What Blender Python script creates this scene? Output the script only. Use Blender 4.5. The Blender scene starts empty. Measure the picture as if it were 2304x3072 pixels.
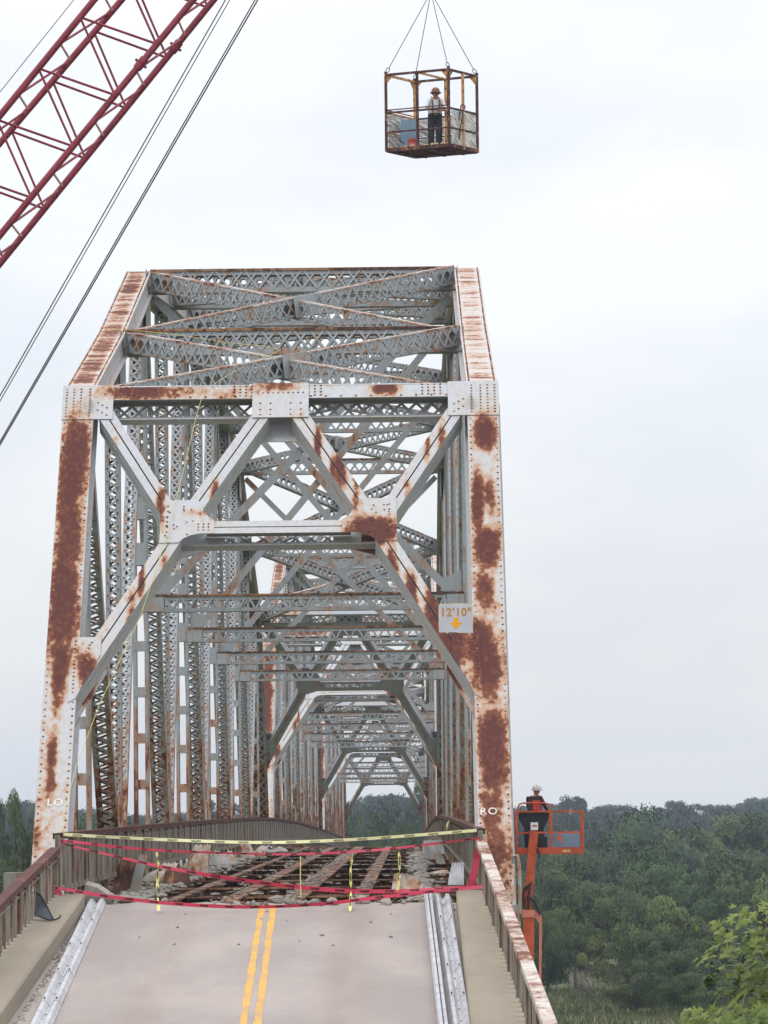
import bpy, bmesh, math, random
import numpy as np
from mathutils import Vector, Matrix
random.seed(7); rng = np.random.default_rng(7)
D = bpy.data; SC = bpy.context.scene; COL = SC.collection
R = math.radians

# ------------------------------------------------------------------ camera, sky, sun, exposure
YAW, PIT, ROLL = R(0.3004), R(3.9813), 0.0107
cam_d = D.cameras.new('camera'); cam = D.objects.new('camera', cam_d); COL.objects.link(cam)
cam_d.sensor_fit = 'AUTO'; cam_d.sensor_width = 36; cam_d.lens = 36*13000/3072
cam_d.clip_start = 0.5; cam_d.clip_end = 12000
_fw = Vector((-math.sin(YAW)*math.cos(PIT), math.cos(YAW)*math.cos(PIT), math.sin(PIT)))
_r = Vector((math.cos(YAW), math.sin(YAW), 0)); _u = _r.cross(_fw)
_rt = _r*math.cos(ROLL) - _u*math.sin(ROLL); _up = _u*math.cos(ROLL) + _r*math.sin(ROLL)
cam.matrix_world = Matrix(((_rt.x, _up.x, -_fw.x, 0), (_rt.y, _up.y, -_fw.y, 0), (_rt.z, _up.z, -_fw.z, 0), (0, 0, 0, 1)))
SC.camera = cam

SUN_EL, SUN_AZ = R(48), R(-158)      # azimuth from +Y, clockwise to +X: behind the camera, a little to the left
world = D.worlds.new('World'); SC.world = world; world.use_nodes = True
wn, wl = world.node_tree.nodes, world.node_tree.links; wn.clear()
def wnode(t, **k):
    n = wn.new(t)
    for a, b in k.items(): setattr(n, a, b)
    return n
out = wnode('ShaderNodeOutputWorld'); bg = wnode('ShaderNodeBackground'); bg2 = wnode('ShaderNodeBackground'); addw = wnode('ShaderNodeAddShader')
sky = wnode('ShaderNodeTexSky'); sky.sky_type = 'NISHITA'; sky.sun_disc = False
sky.sun_elevation = SUN_EL; sky.sun_rotation = SUN_AZ
bg.inputs['Strength'].default_value = 0.05*0.4      # little blue gets through the cloud deck
wl.new(sky.outputs[0], bg.inputs[0])
tc = wnode('ShaderNodeTexCoord'); sep = wnode('ShaderNodeSeparateXYZ'); wl.new(tc.outputs['Generated'], sep.inputs[0])
mx = wnode('ShaderNodeMath', operation='MAXIMUM'); mx.inputs[1].default_value = 0.0; wl.new(sep.outputs['Z'], mx.inputs[0])
ma = wnode('ShaderNodeMath', operation='MULTIPLY_ADD'); ma.inputs[1].default_value = 2.0; ma.inputs[2].default_value = 1.0; wl.new(mx.outputs[0], ma.inputs[0])  # overcast: 1 + 2 sin(elevation)
mp = wnode('ShaderNodeMapping'); mp.inputs['Scale'].default_value = (5, 5, 14); wl.new(tc.outputs['Generated'], mp.inputs[0])
nz = wnode('ShaderNodeTexNoise'); nz.inputs['Scale'].default_value = 1.6; nz.inputs['Detail'].default_value = 6; nz.inputs['Roughness'].default_value = 0.5
wl.new(mp.outputs[0], nz.inputs['Vector'])
cr = wnode('ShaderNodeValToRGB'); cr.color_ramp.elements[0].position = 0.36; cr.color_ramp.elements[0].color = (0.735, 0.75, 0.80, 1)
cr.color_ramp.elements[1].position = 0.60; cr.color_ramp.elements[1].color = (0.85, 0.855, 0.868, 1)
wl.new(nz.outputs[0], cr.inputs[0])
vm = wnode('ShaderNodeVectorMath', operation='SCALE'); wl.new(cr.outputs[0], vm.inputs[0]); wl.new(ma.outputs[0], vm.inputs['Scale'])
wl.new(vm.outputs[0], bg2.inputs[0]); bg2.inputs['Strength'].default_value = 0.87
wl.new(bg.outputs[0], addw.inputs[0]); wl.new(bg2.outputs[0], addw.inputs[1]); wl.new(addw.outputs[0], out.inputs[0])

sl = D.lights.new('sun', 'SUN'); sl.energy = 0.75; sl.angle = R(14); sl.color = (1.0, 0.96, 0.90)
sun = D.objects.new('sun', sl); COL.objects.link(sun)
_sd = Vector((math.sin(SUN_AZ)*math.cos(SUN_EL), math.cos(SUN_AZ)*math.cos(SUN_EL), math.sin(SUN_EL)))
sun.rotation_euler = _sd.to_track_quat('Z', 'Y').to_euler()
SC.view_settings.view_transform = 'Standard'; SC.view_settings.look = 'None'
SC.view_settings.exposure = 0.0; SC.view_settings.gamma = 1.0; SC.view_settings.use_curve_mapping = False
SC.cycles.max_bounces = 6; SC.cycles.diffuse_bounces = 3; SC.cycles.transparent_max_bounces = 12; SC.cycles.volume_bounces = 0

# ------------------------------------------------------------------ helpers
FPX = 13000.0
def V(*a): return np.array(a, float)
FW, RT, UP = (np.array(x) for x in (_fw, _rt, _up))
def ray(u, v): return FW + RT*(u-1152)/FPX - UP*(v-1536)/FPX
def at_y(u, v, y): d = ray(u, v); return d*(y/d[1])
def nrm(a): a = np.asarray(a, float); return a/np.linalg.norm(a)
SG = np.array([(x, y, z) for x in (-1, 1) for y in (-1, 1) for z in (-1, 1)], float)
BF = np.array([(0, 1, 3, 2), (4, 6, 7, 5), (0, 4, 5, 1), (2, 3, 7, 6), (0, 2, 6, 4), (1, 5, 7, 3)])

class MB:
    """collects shapes and links them as one mesh object"""
    def __init__(s): s.v = []; s.n = 0; s.f = []; s.a = []
    def add(s, verts, faces, attr=None):
        verts = np.asarray(verts, float).reshape(-1, 3)
        s.v.append(verts); s.a.append(np.zeros(len(verts)) if attr is None else np.asarray(attr, float))
        for f in faces: s.f.append(tuple(int(i)+s.n for i in f))
        s.n += len(verts)
    def box(s, c, ax, ay, az): s.add(np.asarray(c) + SG @ np.array([ax, ay, az], float), BF)
    def bx(s, x0, x1, y0, y1, z0, z1): s.box(((x0+x1)/2, (y0+y1)/2, (z0+z1)/2), ((x1-x0)/2, 0, 0), (0, (y1-y0)/2, 0), (0, 0, (z1-z0)/2))
    def beam(s, p0, p1, w, h, side=(1, 0, 0)):
        p0 = np.asarray(p0, float); p1 = np.asarray(p1, float); d = p1-p0; L = np.linalg.norm(d); a = d/L
        sd = np.asarray(side, float); sd = sd - a*(sd@a); sd = sd/np.linalg.norm(sd); n = np.cross(a, sd)
        s.box((p0+p1)/2, sd*w/2, a*L/2, n*h/2)
    def prism(s, pts, off):
        pts = np.asarray(pts, float); k = len(pts); off = np.asarray(off, float)
        fs = [tuple(range(k)), tuple(range(2*k-1, k-1, -1))] + [(i, i+k, (i+1) % k+k, (i+1) % k) for i in range(k)]
        s.add(np.vstack([pts, pts+off]), fs)
    def tube(s, pts, r, n=6, closed=False):
        pts = [np.asarray(p, float) for p in pts]; m = len(pts); rs = r if hasattr(r, '__len__') else [r]*m
        vs = []
        ref = None
        for i, p in enumerate(pts):
            a = pts[(i+1) % m] - pts[i-1] if closed else pts[min(i+1, m-1)] - pts[max(i-1, 0)]
            a = nrm(a)
            if ref is None: ref = nrm(np.cross(a, (0.31, 0.17, 0.93) if abs(a[2]) < .9 else (1, 0.1, 0)))
            ref = nrm(ref - a*(ref@a)); b = np.cross(a, ref)
            for k in range(n):
                t = 2*math.pi*k/n; vs.append(p + rs[i]*(ref*math.cos(t)+b*math.sin(t)))
        fs = []
        for i in range(m if closed else m-1):
            j = (i+1) % m
            for k in range(n): fs.append((i*n+k, i*n+(k+1) % n, j*n+(k+1) % n, j*n+k))
        if not closed: fs += [tuple(range(n-1, -1, -1)), tuple(range((m-1)*n, m*n))]
        s.add(vs, fs)
    def rivet(s, p, n, r):
        p = np.asarray(p, float); n = nrm(n); e = nrm(np.cross(n, (0.9, 0.1, 0.3))); g = np.cross(n, e)
        vs = [p + r*(e*math.cos(t)+g*math.sin(t)) for t in np.arange(5)*2*math.pi/5]
        vs += [p + n*r*.6 + .55*r*(e*math.cos(t)+g*math.sin(t)) for t in np.arange(5)*2*math.pi/5]
        s.add(vs, [(i, (i+1) % 5, (i+1) % 5+5, i+5) for i in range(5)] + [(5, 6, 7, 8, 9)])
    def grid(s, o, eu, ev, nu, nv, attrf=None):
        """flat grid from o over eu, ev; attrf(u, v) gives the rust likelihood"""
        us = np.linspace(0, 1, nu+1); vs = np.linspace(0, 1, nv+1)
        U, W = np.meshgrid(us, vs); P = np.asarray(o)+U.ravel()[:, None]*np.asarray(eu)+W.ravel()[:, None]*np.asarray(ev)
        fs = [(j*(nu+1)+i, j*(nu+1)+i+1, (j+1)*(nu+1)+i+1, (j+1)*(nu+1)+i) for j in range(nv) for i in range(nu)]
        s.add(P, fs, None if attrf is None else [attrf(a, b) for a, b in zip(U.ravel(), W.ravel())])
    def build(s, name, mat, parent=None, origin=(0, 0, 0), smooth=False, **props):
        me = D.meshes.new(name)
        if s.v:
            vv = np.concatenate(s.v) - np.asarray(origin, float)
            me.from_pydata(vv.tolist(), [], s.f)
            aa = np.concatenate(s.a)
            if np.any(aa != 0):
                at = me.attributes.new('rust', 'FLOAT', 'POINT'); at.data.foreach_set('value', aa.astype(np.float32))
        me.materials.append(mat)
        if smooth: me.polygons.foreach_set('use_smooth', [True]*len(me.polygons))
        o = D.objects.new(name, me); COL.objects.link(o)
        if parent is not None: o.parent = parent
        else: o.location = origin
        for k, v in props.items(): o[k] = v
        return o

def thing(name, label, cat, loc=(0, 0, 0), group=None, rot=(0, 0, 0)):
    o = D.objects.new(name, None); COL.objects.link(o); o.empty_display_size = 0.5
    o.location = loc; o.rotation_euler = rot; o['label'] = label; o['category'] = cat
    if group: o['group'] = group
    return o
def tag(o, label, cat, group=None, kind=None):
    o['label'] = label; o['category'] = cat
    if group: o['group'] = group
    if kind: o['kind'] = kind
    return o
def copy_tree(o, parent=None, skip=()):
    c = o.copy(); COL.objects.link(c)
    if parent is not None: c.parent = parent
    for ch in list(KIDS.get(o.name, ())) if KIDS else list(o.children):
        if ch.name.split('.')[0] not in skip: copy_tree(ch, c, skip)
    return c
KIDS = {}
def text_mesh(txt, size, bold=0.0, space=1.0):
    cu = D.curves.new('lettering', 'FONT'); cu.body = txt; cu.size = size; cu.align_x = 'CENTER'; cu.align_y = 'CENTER'
    cu.offset = bold; cu.space_character = space; cu.resolution_u = 3
    ob = D.objects.new('lettering', cu); COL.objects.link(ob)
    dg = bpy.context.evaluated_depsgraph_get(); me = D.meshes.new_from_object(ob.evaluated_get(dg))
    vs = np.array([v.co[:] for v in me.vertices]); fs = [tuple(p.vertices) for p in me.polygons]
    D.objects.remove(ob); D.curves.remove(cu); D.meshes.remove(me)
    return vs, fs
TXT = {}
def put_text(mb, txt, size, c, ex, ey, bold=0.0, space=1.0):
    k = (txt, size, bold, space)
    if k not in TXT: TXT[k] = text_mesh(*k)
    vs, fs = TXT[k]
    mb.add(np.asarray(c)+vs[:, :1]*np.asarray(ex)+vs[:, 1:2]*np.asarray(ey), fs)

# ------------------------------------------------------------------ materials
def mat_new(name):
    m = D.materials.new(name); m.use_nodes = True; nt = m.node_tree
    b = nt.nodes['Principled BSDF']; b.inputs['Specular IOR Level'].default_value = 0.3
    return m, nt, b
def N(nt, t, **k):
    n = nt.nodes.new(t)
    for a, b in k.items(): setattr(n, a, b)
    return n
def noise(nt, vec, scale, detail=4, rough=.55, sc=(1, 1, 1)):
    mpn = N(nt, 'ShaderNodeMapping'); mpn.inputs['Scale'].default_value = sc; nt.links.new(vec, mpn.inputs[0])
    n = N(nt, 'ShaderNodeTexNoise'); n.inputs['Scale'].default_value = scale; n.inputs['Detail'].default_value = detail
    n.inputs['Roughness'].default_value = rough; nt.links.new(mpn.outputs[0], n.inputs['Vector']); return n.outputs[0]
def math_(nt, op, a, b=None, c=None, clamp=False):
    n = N(nt, 'ShaderNodeMath', operation=op); n.use_clamp = clamp
    for i, x in enumerate((a, b, c)):
        if x is None: continue
        if isinstance(x, (int, float)): n.inputs[i].default_value = x
        else: nt.links.new(x, n.inputs[i])
    return n.outputs[0]
def sstep(nt, x, lo, hi):
    n = N(nt, 'ShaderNodeMapRange', interpolation_type='SMOOTHSTEP'); n.inputs['From Min'].default_value = lo; n.inputs['From Max'].default_value = hi
    nt.links.new(x, n.inputs['Value']); return n.outputs[0]
def mixc(nt, f, a, b):
    n = N(nt, 'ShaderNodeMix', data_type='RGBA')
    for s, x in (('Factor', f), ('A', a), ('B', b)):
        i = {'Factor': 0, 'A': 6, 'B': 7}[s]
        if isinstance(x, tuple): n.inputs[i].default_value = (*x, 1) if len(x) == 3 else x
        elif isinstance(x, (int, float)): n.inputs[i].default_value = x
        else: nt.links.new(x, n.inputs[i])
    return n.outputs[2]
def bump(nt, b, h, strength, dist=.01):
    n = N(nt, 'ShaderNodeBump'); n.inputs['Strength'].default_value = strength; n.inputs['Distance'].default_value = dist
    nt.links.new(h, n.inputs['Height']); nt.links.new(n.outputs[0], b.inputs['Normal'])

def rusty_paint(name, paint=(.60, .615, .635), bias=-.20, scale=.9, stretch=(1, 1, .45), rust_a=(.092, .030, .025), rust_b=(.155, .056, .028), stain=.35, low=.0, wid=.5, halo_c=(.36, .155, .055)):
    m, nt, b = mat_new(name)
    pos = N(nt, 'ShaderNodeNewGeometry').outputs['Position']
    at = N(nt, 'ShaderNodeAttribute'); at.attribute_name = 'rust'
    n1 = noise(nt, pos, scale, 8, .68, stretch); n2 = noise(nt, pos, 4.5, 4, .6, (1, 1, .5)); n3 = noise(nt, pos, 1.3, 3, .5, (9, 9, .35)); n4 = noise(nt, pos, 3.2, 3, .5, (3.5, 3.5, .5))
    m0 = math_(nt, 'SUBTRACT', n1, .5); m1 = math_(nt, 'MULTIPLY_ADD', m0, 1.25, bias)
    m2 = math_(nt, 'ADD', m1, at.outputs['Fac']); m2 = math_(nt, 'ADD', m2, math_(nt, 'MULTIPLY_ADD', n4, .46, -.23)); m3 = math_(nt, 'ADD', m2, math_(nt, 'MULTIPLY_ADD', n2, .16, -.08))
    sx = N(nt, 'ShaderNodeSeparateXYZ'); nt.links.new(pos, sx.inputs[0]); lowf = math_(nt, 'MULTIPLY', sstep(nt, sx.outputs['Z'], 4.5, -1.0), low)   # weathering grows towards the deck, where road salt reached
    m3 = math_(nt, 'MULTIPLY_ADD', lowf, .22, m3)
    core = sstep(nt, m3, -.03, .06); halo = sstep(nt, m3, -.20, .0); wide = sstep(nt, m3, -.42, -.05)
    dirt = noise(nt, pos, 3.0, 5, .6, (1, 1, .5))
    pc = mixc(nt, math_(nt, 'MULTIPLY', dirt, .35), paint, tuple(c*.72 for c in paint))
    st = math_(nt, 'MULTIPLY', sstep(nt, n3, .46, .70), math_(nt, 'ADD', lowf, stain))
    pc = mixc(nt, st, pc, tuple(c*k for c, k in zip(paint, (.80, .60, .40))))
    pc = mixc(nt, math_(nt, 'MULTIPLY', wide, wid), pc, tuple(c*k for c, k in zip(paint, (1.02, .82, .58))))
    pc = mixc(nt, math_(nt, 'MULTIPLY', halo, .75), pc, halo_c)
    rc = mixc(nt, sstep(nt, m3, .02, .22), tuple(x*1.35 for x in rust_b), rust_a)
    n5 = noise(nt, pos, 2.4, 4, .65, (5, 5, .4)); rc = mixc(nt, math_(nt, 'MULTIPLY', sstep(nt, n5, .50, .70), .65), rc, tuple(x*k for x, k in zip(rust_b, (1.55, 1.5, 1.1))))
    c = mixc(nt, core, pc, mixc(nt, math_(nt, 'MULTIPLY', n2, .5), rc, tuple(x*.75 for x in rust_a))); nt.links.new(c, b.inputs['Base Color'])
    rr = math_(nt, 'MULTIPLY_ADD', core, .35, .55); nt.links.new(rr, b.inputs['Roughness'])
    bump(nt, b, math_(nt, 'MULTIPLY_ADD', core, -.4, n2), .2, .006)
    return m
def plain(name, col, rough=.6, metal=0, var=.15, scale=6, bmp=0, spec=.3):
    m, nt, b = mat_new(name); pos = N(nt, 'ShaderNodeNewGeometry').outputs['Position']
    n = noise(nt, pos, scale, 5, .6)
    c = mixc(nt, sstep(nt, n, .35, .7), tuple(min(1, x*(1+var)) for x in col), tuple(x*(1-var) for x in col))
    nt.links.new(c, b.inputs['Base Color']); b.inputs['Roughness'].default_value = rough; b.inputs['Metallic'].default_value = metal
    b.inputs['Specular IOR Level'].default_value = spec
    if bmp: bump(nt, b, n, bmp, .02)
    return m
M = {}
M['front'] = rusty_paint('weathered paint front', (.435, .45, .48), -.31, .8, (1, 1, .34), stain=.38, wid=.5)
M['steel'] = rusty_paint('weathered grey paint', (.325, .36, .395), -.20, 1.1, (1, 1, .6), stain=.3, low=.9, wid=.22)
M['chord'] = rusty_paint('chord cover paint', (.46, .46, .48), -.27, 1.3, (.45, 1.6, 1.6), stain=.2)
M['lace'] = rusty_paint('lacing paint', (.35, .385, .42), -.24, 1.6, (1, 1, 1), stain=.2, low=.8, wid=.2)
M['edge'] = rusty_paint('flange paint with rusty edges', (.46, .47, .49), -.07, 1.6, (1, 1, 1), wid=.3)
M['rusty'] = rusty_paint('rusty floor steel', (.20, .18, .16), .06, .8, (1, 1, 1), (.055, .03, .024), (.12, .06, .04))
M['rail'] = rusty_paint('rusty railing steel', (.235, .24, .22), -.11, 2.2, (1, 1, .28), (.06, .030, .023), (.105, .05, .03), .6, wid=.4, halo_c=(.15, .075, .042))
M['cap'] = rusty_paint('railing cap', (.46, .43, .40), .24, 1.0, (1, .7, 1), (.085, .034, .028), (.135, .052, .034), .3, halo_c=(.20, .09, .055))
M['cap_pale'] = rusty_paint('peeling railing cap', (.55, .53, .51), -.07, 1.1, (1, .9, 1), (.10, .040, .030), (.16, .066, .04), .3, wid=.25, halo_c=(.26, .13, .08))
M['rivet'] = rusty_paint('rivet paint', (.32, .30, .28), .05, 2.5, (1, 1, 1))

def concrete(name, col, scale=1.0, var=.22, marks=True):
    m, nt, b = mat_new(name); pos = N(nt, 'ShaderNodeNewGeometry').outputs['Position']
    a = noise(nt, pos, .55*scale, 5, .6, (1, .3, 1)); f = noise(nt, pos, 38, 3, .6); g = noise(nt, pos, 2.2, 6, .65, (1, .5, 1))
    c = mixc(nt, sstep(nt, a, .35, .68), tuple(x*(1-var) for x in col), col)
    c = mixc(nt, math_(nt, 'MULTIPLY', sstep(nt, g, .58, .74), .35), c, tuple(x*.62 for x in col))
    c = mixc(nt, math_(nt, 'MULTIPLY', sstep(nt, f, .60, .75), .30), c, tuple(x*.6 for x in col))
    if marks:                                   # worn wheel paths, a brown oil band in each lane, transverse finishing lines, dark specks
        sx = N(nt, 'ShaderNodeSeparateXYZ'); nt.links.new(pos, sx.inputs[0])
        for x0, wd, am in ((-.95, .55, .42), (-3.75, .5, .25)):
            dx = math_(nt, 'ABSOLUTE', math_(nt, 'SUBTRACT', sx.outputs['X'], x0)); bd = math_(nt, 'MULTIPLY', sstep(nt, dx, wd, .05), math_(nt, 'MULTIPLY', sstep(nt, noise(nt, pos, 1, 4, .6, (1.2, .12, 1)), .32, .62), am))
            c = mixc(nt, bd, c, tuple(x*y for x, y in zip(col, (.66, .56, .46))))
        q = noise(nt, pos, 1, 3, .5, (.25, 7, 0)); c = mixc(nt, math_(nt, 'MULTIPLY', sstep(nt, q, .5, .75), .22), c, tuple(x*.7 for x in col))
        k = noise(nt, pos, 17, 2, .5, (1, .4, 1)); c = mixc(nt, math_(nt, 'MULTIPLY', sstep(nt, k, .66, .72), .5), c, tuple(x*.5 for x in col))
        gr = noise(nt, pos, 90, 2, .6); c = mixc(nt, math_(nt, 'MULTIPLY', sstep(nt, gr, .45, .65), .22), c, tuple(x*.62 for x in col))
    nt.links.new(c, b.inputs['Base Color']); b.inputs['Roughness'].default_value = .85
    bump(nt, b, f, .3, .004); return m
M['road'] = concrete('worn concrete road', (.355, .306, .280))
M['kerb'] = concrete('sidewalk concrete', (.295, .252, .190), 1.3, .2, False)
M['rubble'] = concrete('broken concrete', (.33, .30, .265), 3, .35, False)
def worn_yellow():
    m, nt, b = mat_new('worn yellow road paint'); pos = N(nt, 'ShaderNodeNewGeometry').outputs['Position']
    a = noise(nt, pos, 26, 5, .7, (1, .5, 1)); d = noise(nt, pos, 2.5, 4, .6, (1, .4, 1))
    c = mixc(nt, sstep(nt, d, .35, .7), (.60, .34, .075), (.48, .29, .10)); c = mixc(nt, sstep(nt, math_(nt, 'ADD', a, math_(nt, 'MULTIPLY', d, .35)), .74, .82), c, (.31, .26, .23))
    nt.links.new(c, b.inputs['Base Color']); b.inputs['Roughness'].default_value = .85; return m
M['yellow'] = worn_yellow()
M['galv'] = plain('galvanised steel', (.44, .44, .46), .5, .15, .18, 3)
M['crane'] = plain('dull red crane paint', (.21, .028, .045), .5, 0, .22, 4)
M['crane_pale'] = plain('lit red paint and pink print', (.72, .40, .45), .5, 0, .2, 4)  # light on the boom's cross tubes put into the colour; also toolbox lettering
M['cable'] = plain('dark wire rope', (.045, .04, .05), .6)
M['orange'] = plain('orange lift paint', (.47, .085, .035), .5, 0, .28, 2.2)
M['orange_pale'] = plain('faded orange lift paint', (.62, .21, .15), .5, 0, .12, 3)
M['black'] = plain('black plastic', (.018, .02, .024), .5)
M['grey_panel'] = plain('dark grey bent plastic', (.055, .065, .075), .45, 0, .2, 5)
M['sheet'] = rusty_paint('bent sheet steel', (.36, .38, .41), -.17, 2.2, (1, 1, 1), stain=.4)
M['foil'] = plain('pale torn sheet', (.50, .49, .47), .5, .1, .25, 3, .4)
M['torn'] = rusty_paint('pale torn steel sheet', (.44, .43, .42), -.12, 2.4, (1, 1, 1), stain=.5)
M['blue'] = plain('pale blue board', (.20, .31, .42), .5, 0, .08, 3)
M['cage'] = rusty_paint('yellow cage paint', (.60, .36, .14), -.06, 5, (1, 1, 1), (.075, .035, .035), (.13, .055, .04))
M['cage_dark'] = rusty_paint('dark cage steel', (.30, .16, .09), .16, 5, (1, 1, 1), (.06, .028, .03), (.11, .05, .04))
M['cream'] = plain('torn yellow sheet', (.62, .48, .22), .7, 0, .25, 9)
M['red'] = plain('red toolbox', (.38, .045, .035), .5)
M['white_p'] = plain('white paint', (.75, .76, .78), .7, var=.06)
M['stencil'] = plain('weathered stencil paint', (.62, .58, .52), .8, var=.2, scale=9)
M['ink_soft'] = plain('faded tape print', (.20, .19, .12), .8)
M['ink'] = plain('black ink', (.02, .02, .02), .8)
M['ink_y'] = plain('faded orange sign ink', (.46, .22, .04), .7, var=.08)
M['arrow'] = plain('amber sign ink', (.80, .36, .015), .7, var=.05)
M['signface'] = plain('sign face', (.47, .48, .54), .5, 0, .05, 3)
M['signrim'] = plain('sign border', (.58, .50, .42), .6, 0, .10)
M['skin'] = plain('skin', (.36, .17, .11), .6, var=.08)
M['shirt'] = plain('white shirt', (.66, .68, .74), .85, var=.06, scale=14)
M['trouser'] = plain('dark work trousers', (.035, .034, .042), .9)
M['brown'] = plain('dark brown jacket', (.04, .022, .018), .9)
M['vest'] = plain('red vest', (.45, .055, .045), .8)
M['helmet'] = plain('brown hard hat', (.21, .085, .055), .5)
M['silver'] = plain('silver hard hat with scuffs', (.45, .40, .41), .4, .2, .4, 26)
M['strap'] = plain('harness webbing', (.12, .075, .03), .8)

def tape_mat(name, col):
    m, nt, b = mat_new(name); b.inputs['Base Color'].default_value = (*col, 1); b.inputs['Roughness'].default_value = .35
    b.inputs['Transmission Weight'].default_value = 0.0; return m
M['tape_y'] = tape_mat('yellow barrier tape', (.66, .62, .22)); M['tape_yp'] = tape_mat('pale yellow barrier tape', (.74, .73, .42))
M['tape_r'] = tape_mat('red barrier tape', (.50, .045, .085)); M['rope'] = tape_mat('yellow twine', (.55, .47, .12))

def foliage(name, dark, light, warm=None):
    m, nt, b = mat_new(name)
    g = N(nt, 'ShaderNodeNewGeometry'); oi = N(nt, 'ShaderNodeObjectInfo')
    big = noise(nt, g.outputs['Position'], .22, 4, .65)
    f = math_(nt, 'ADD', math_(nt, 'MULTIPLY', g.outputs['Random Per Island'], .4), math_(nt, 'MULTIPLY', sstep(nt, big, .40, .62), .6))
    c = mixc(nt, f, dark, light)
    if warm: c = mixc(nt, math_(nt, 'MULTIPLY', oi.outputs['Random'], .8), c, mixc(nt, f, tuple(x*.7 for x in warm), warm))
    nt.links.new(c, b.inputs['Base Color']); b.inputs['Roughness'].default_value = .6; b.inputs['Specular IOR Level'].default_value = .25
    b.inputs['Subsurface Weight'].default_value = 0
    return m
M['leaf'] = foliage('tree leaves', (.010, .026, .009), (.058, .108, .027), (.078, .105, .025))
M['leaf_light'] = foliage('pale tree leaves', (.024, .044, .012), (.130, .165, .042))
M['leaf_far'] = foliage('far tree leaves', (.014, .028, .017), (.040, .066, .034))
M['leaf_near'] = foliage('large lobed leaves', (.04, .072, .012), (.165, .205, .036))
M['leaf_turn'] = foliage('turning leaves', (.17, .06, .02), (.30, .14, .03))
M['bark'] = plain('bark', (.07, .055, .045), .9, 0, .3, 3)
M['deadwood'] = plain('dead twigs', (.10, .075, .075), .9)
def ground_mat():
    m, nt, b = mat_new('meadow'); pos = N(nt, 'ShaderNodeNewGeometry').outputs['Position']
    a = noise(nt, pos, .06, 6, .65); f = noise(nt, pos, 1.2, 5, .7)
    c = mixc(nt, sstep(nt, a, .38, .62), (.055, .080, .024), (.115, .120, .042)); c = mixc(nt, math_(nt, 'MULTIPLY', f, .5), c, (.045, .06, .02))
    nt.links.new(c, b.inputs['Base Color']); b.inputs['Roughness'].default_value = .95; return m
M['ground'] = ground_mat()

# ------------------------------------------------------------------ setting: ground and approach road
GZ = -15.0
g = MB(); n = 60
def gh(x, y):
    h = GZ + 0.25*math.sin(x*.05)*math.cos(y*.043)
    if y > 620: h += min(1, (y-620)/500)**2*9*(1+.35*math.sin(x*.013+1.2))
    return h
xs = np.concatenate([np.linspace(-6000, -500, 8)[:-1], np.linspace(-500, 500, 51), np.linspace(500, 6000, 8)[1:]])
ys = np.concatenate([np.linspace(-3000, 0, 4)[:-1], np.linspace(0, 1500, 61), np.linspace(1500, 9000, 8)[1:]])
vs = [(x, y, gh(x, y) if y < 2500 else gh(x, 2500)) for y in ys for x in xs]; w = len(xs)
g.add(vs, [(j*w+i, j*w+i+1, (j+1)*w+i+1, (j+1)*w+i) for j in range(len(ys)-1) for i in range(w-1)])
tag(g.build('ground', M['ground']), 'flat green meadow beneath the bridge and woods', 'ground', kind='structure')

CX = -2.485                                   # bridge centre line
SLOPE = 0.0855
def rz(y): return -1.41 + SLOPE*(y-75)
ROAD_END = 74.0
XL, XR = -5.47, 0.76                          # kerb faces
r = MB()
# broken front edge: a wavy strip of points at the road end
NX = 48; ex = np.linspace(XL-.02, XR+.02, NX)
ey = ROAD_END - .45*(ex+2.4)/6 + .16*np.sin(ex*5.1) + rng.normal(0, .09, NX)
yy = [-30, 20, 45, 55, 65, 70, 72.5]
vs = []
for x, e in zip(ex, ey):
    for y in yy: vs.append((x, y, rz(y)))
    vs.append((x, e, rz(e))); vs.append((x, e+.04, rz(e)-.22))
k = len(yy)+2
r.add(vs, [(i*k+j, (i+1)*k+j, (i+1)*k+j+1, i*k+j+1) for i in range(NX-1) for j in range(k-1)])
r.prism([(XL-.8, -30, rz(-30)-.25), (XR+.9, -30, rz(-30)-.25), (XR+.9, 73.2, rz(73.2)-.25), (XL-.8, 73.2, rz(73.2)-.25)], (0, 0, -.6))
tag(r.build('road', M['road']), 'pale grey concrete approach road with broken far edge', 'road', kind='structure')
for nm, xf, so in (('left', XL, -1), ('right', XR, 1)):
    c = MB(); H = .30
    def outer(y, so=so, xf=xf): return (-6.02-(73-y)*.016) if so < 0 else (1.22+(73-y)*.0165)
    Y0, Y1 = -30, 72.9
    a = [(xf, Y0, rz(Y0)-.2), (xf, Y0, rz(Y0)+H-.03), (xf+so*.03, Y0, rz(Y0)+H), (outer(Y0), Y0, rz(Y0)+H), (outer(Y0), Y0, rz(Y0)-.4)]
    b_ = [(xf, Y1, rz(Y1)-.2), (xf, Y1, rz(Y1)+H-.03), (xf+so*.03, Y1, rz(Y1)+H), (outer(Y1), Y1, rz(Y1)+H), (outer(Y1), Y1, rz(Y1)-.4)]
    ring = a+b_; c.add(ring, [(i, i+1, i+6, i+5) for i in range(4)] + [(4, 3, 2, 1, 0), (5, 6, 7, 8, 9)])
    tag(c.build('kerb', M['kerb']), f'raised tan concrete kerb walk on the {nm} of the road', 'kerb', kind='structure')
mk = MB()
for xa, xb in ((-2.33, -2.225), (-2.135, -2.03)):
    segs = np.linspace(-30, ROAD_END-.35, 420)
    vs = []
    for y in segs:
        ya = y; sh = -.0165*max(0, y-58.7)          # the lines drift slightly towards the left kerb
        vs += [(xa+sh+rng.normal(0, .007), ya, rz(ya)+.004), (xb+sh+rng.normal(0, .007), ya, rz(ya)+.004)]
    mk.add(vs, [(2*i, 2*i+1, 2*i+3, 2*i+2) for i in range(len(segs)-1)])
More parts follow.
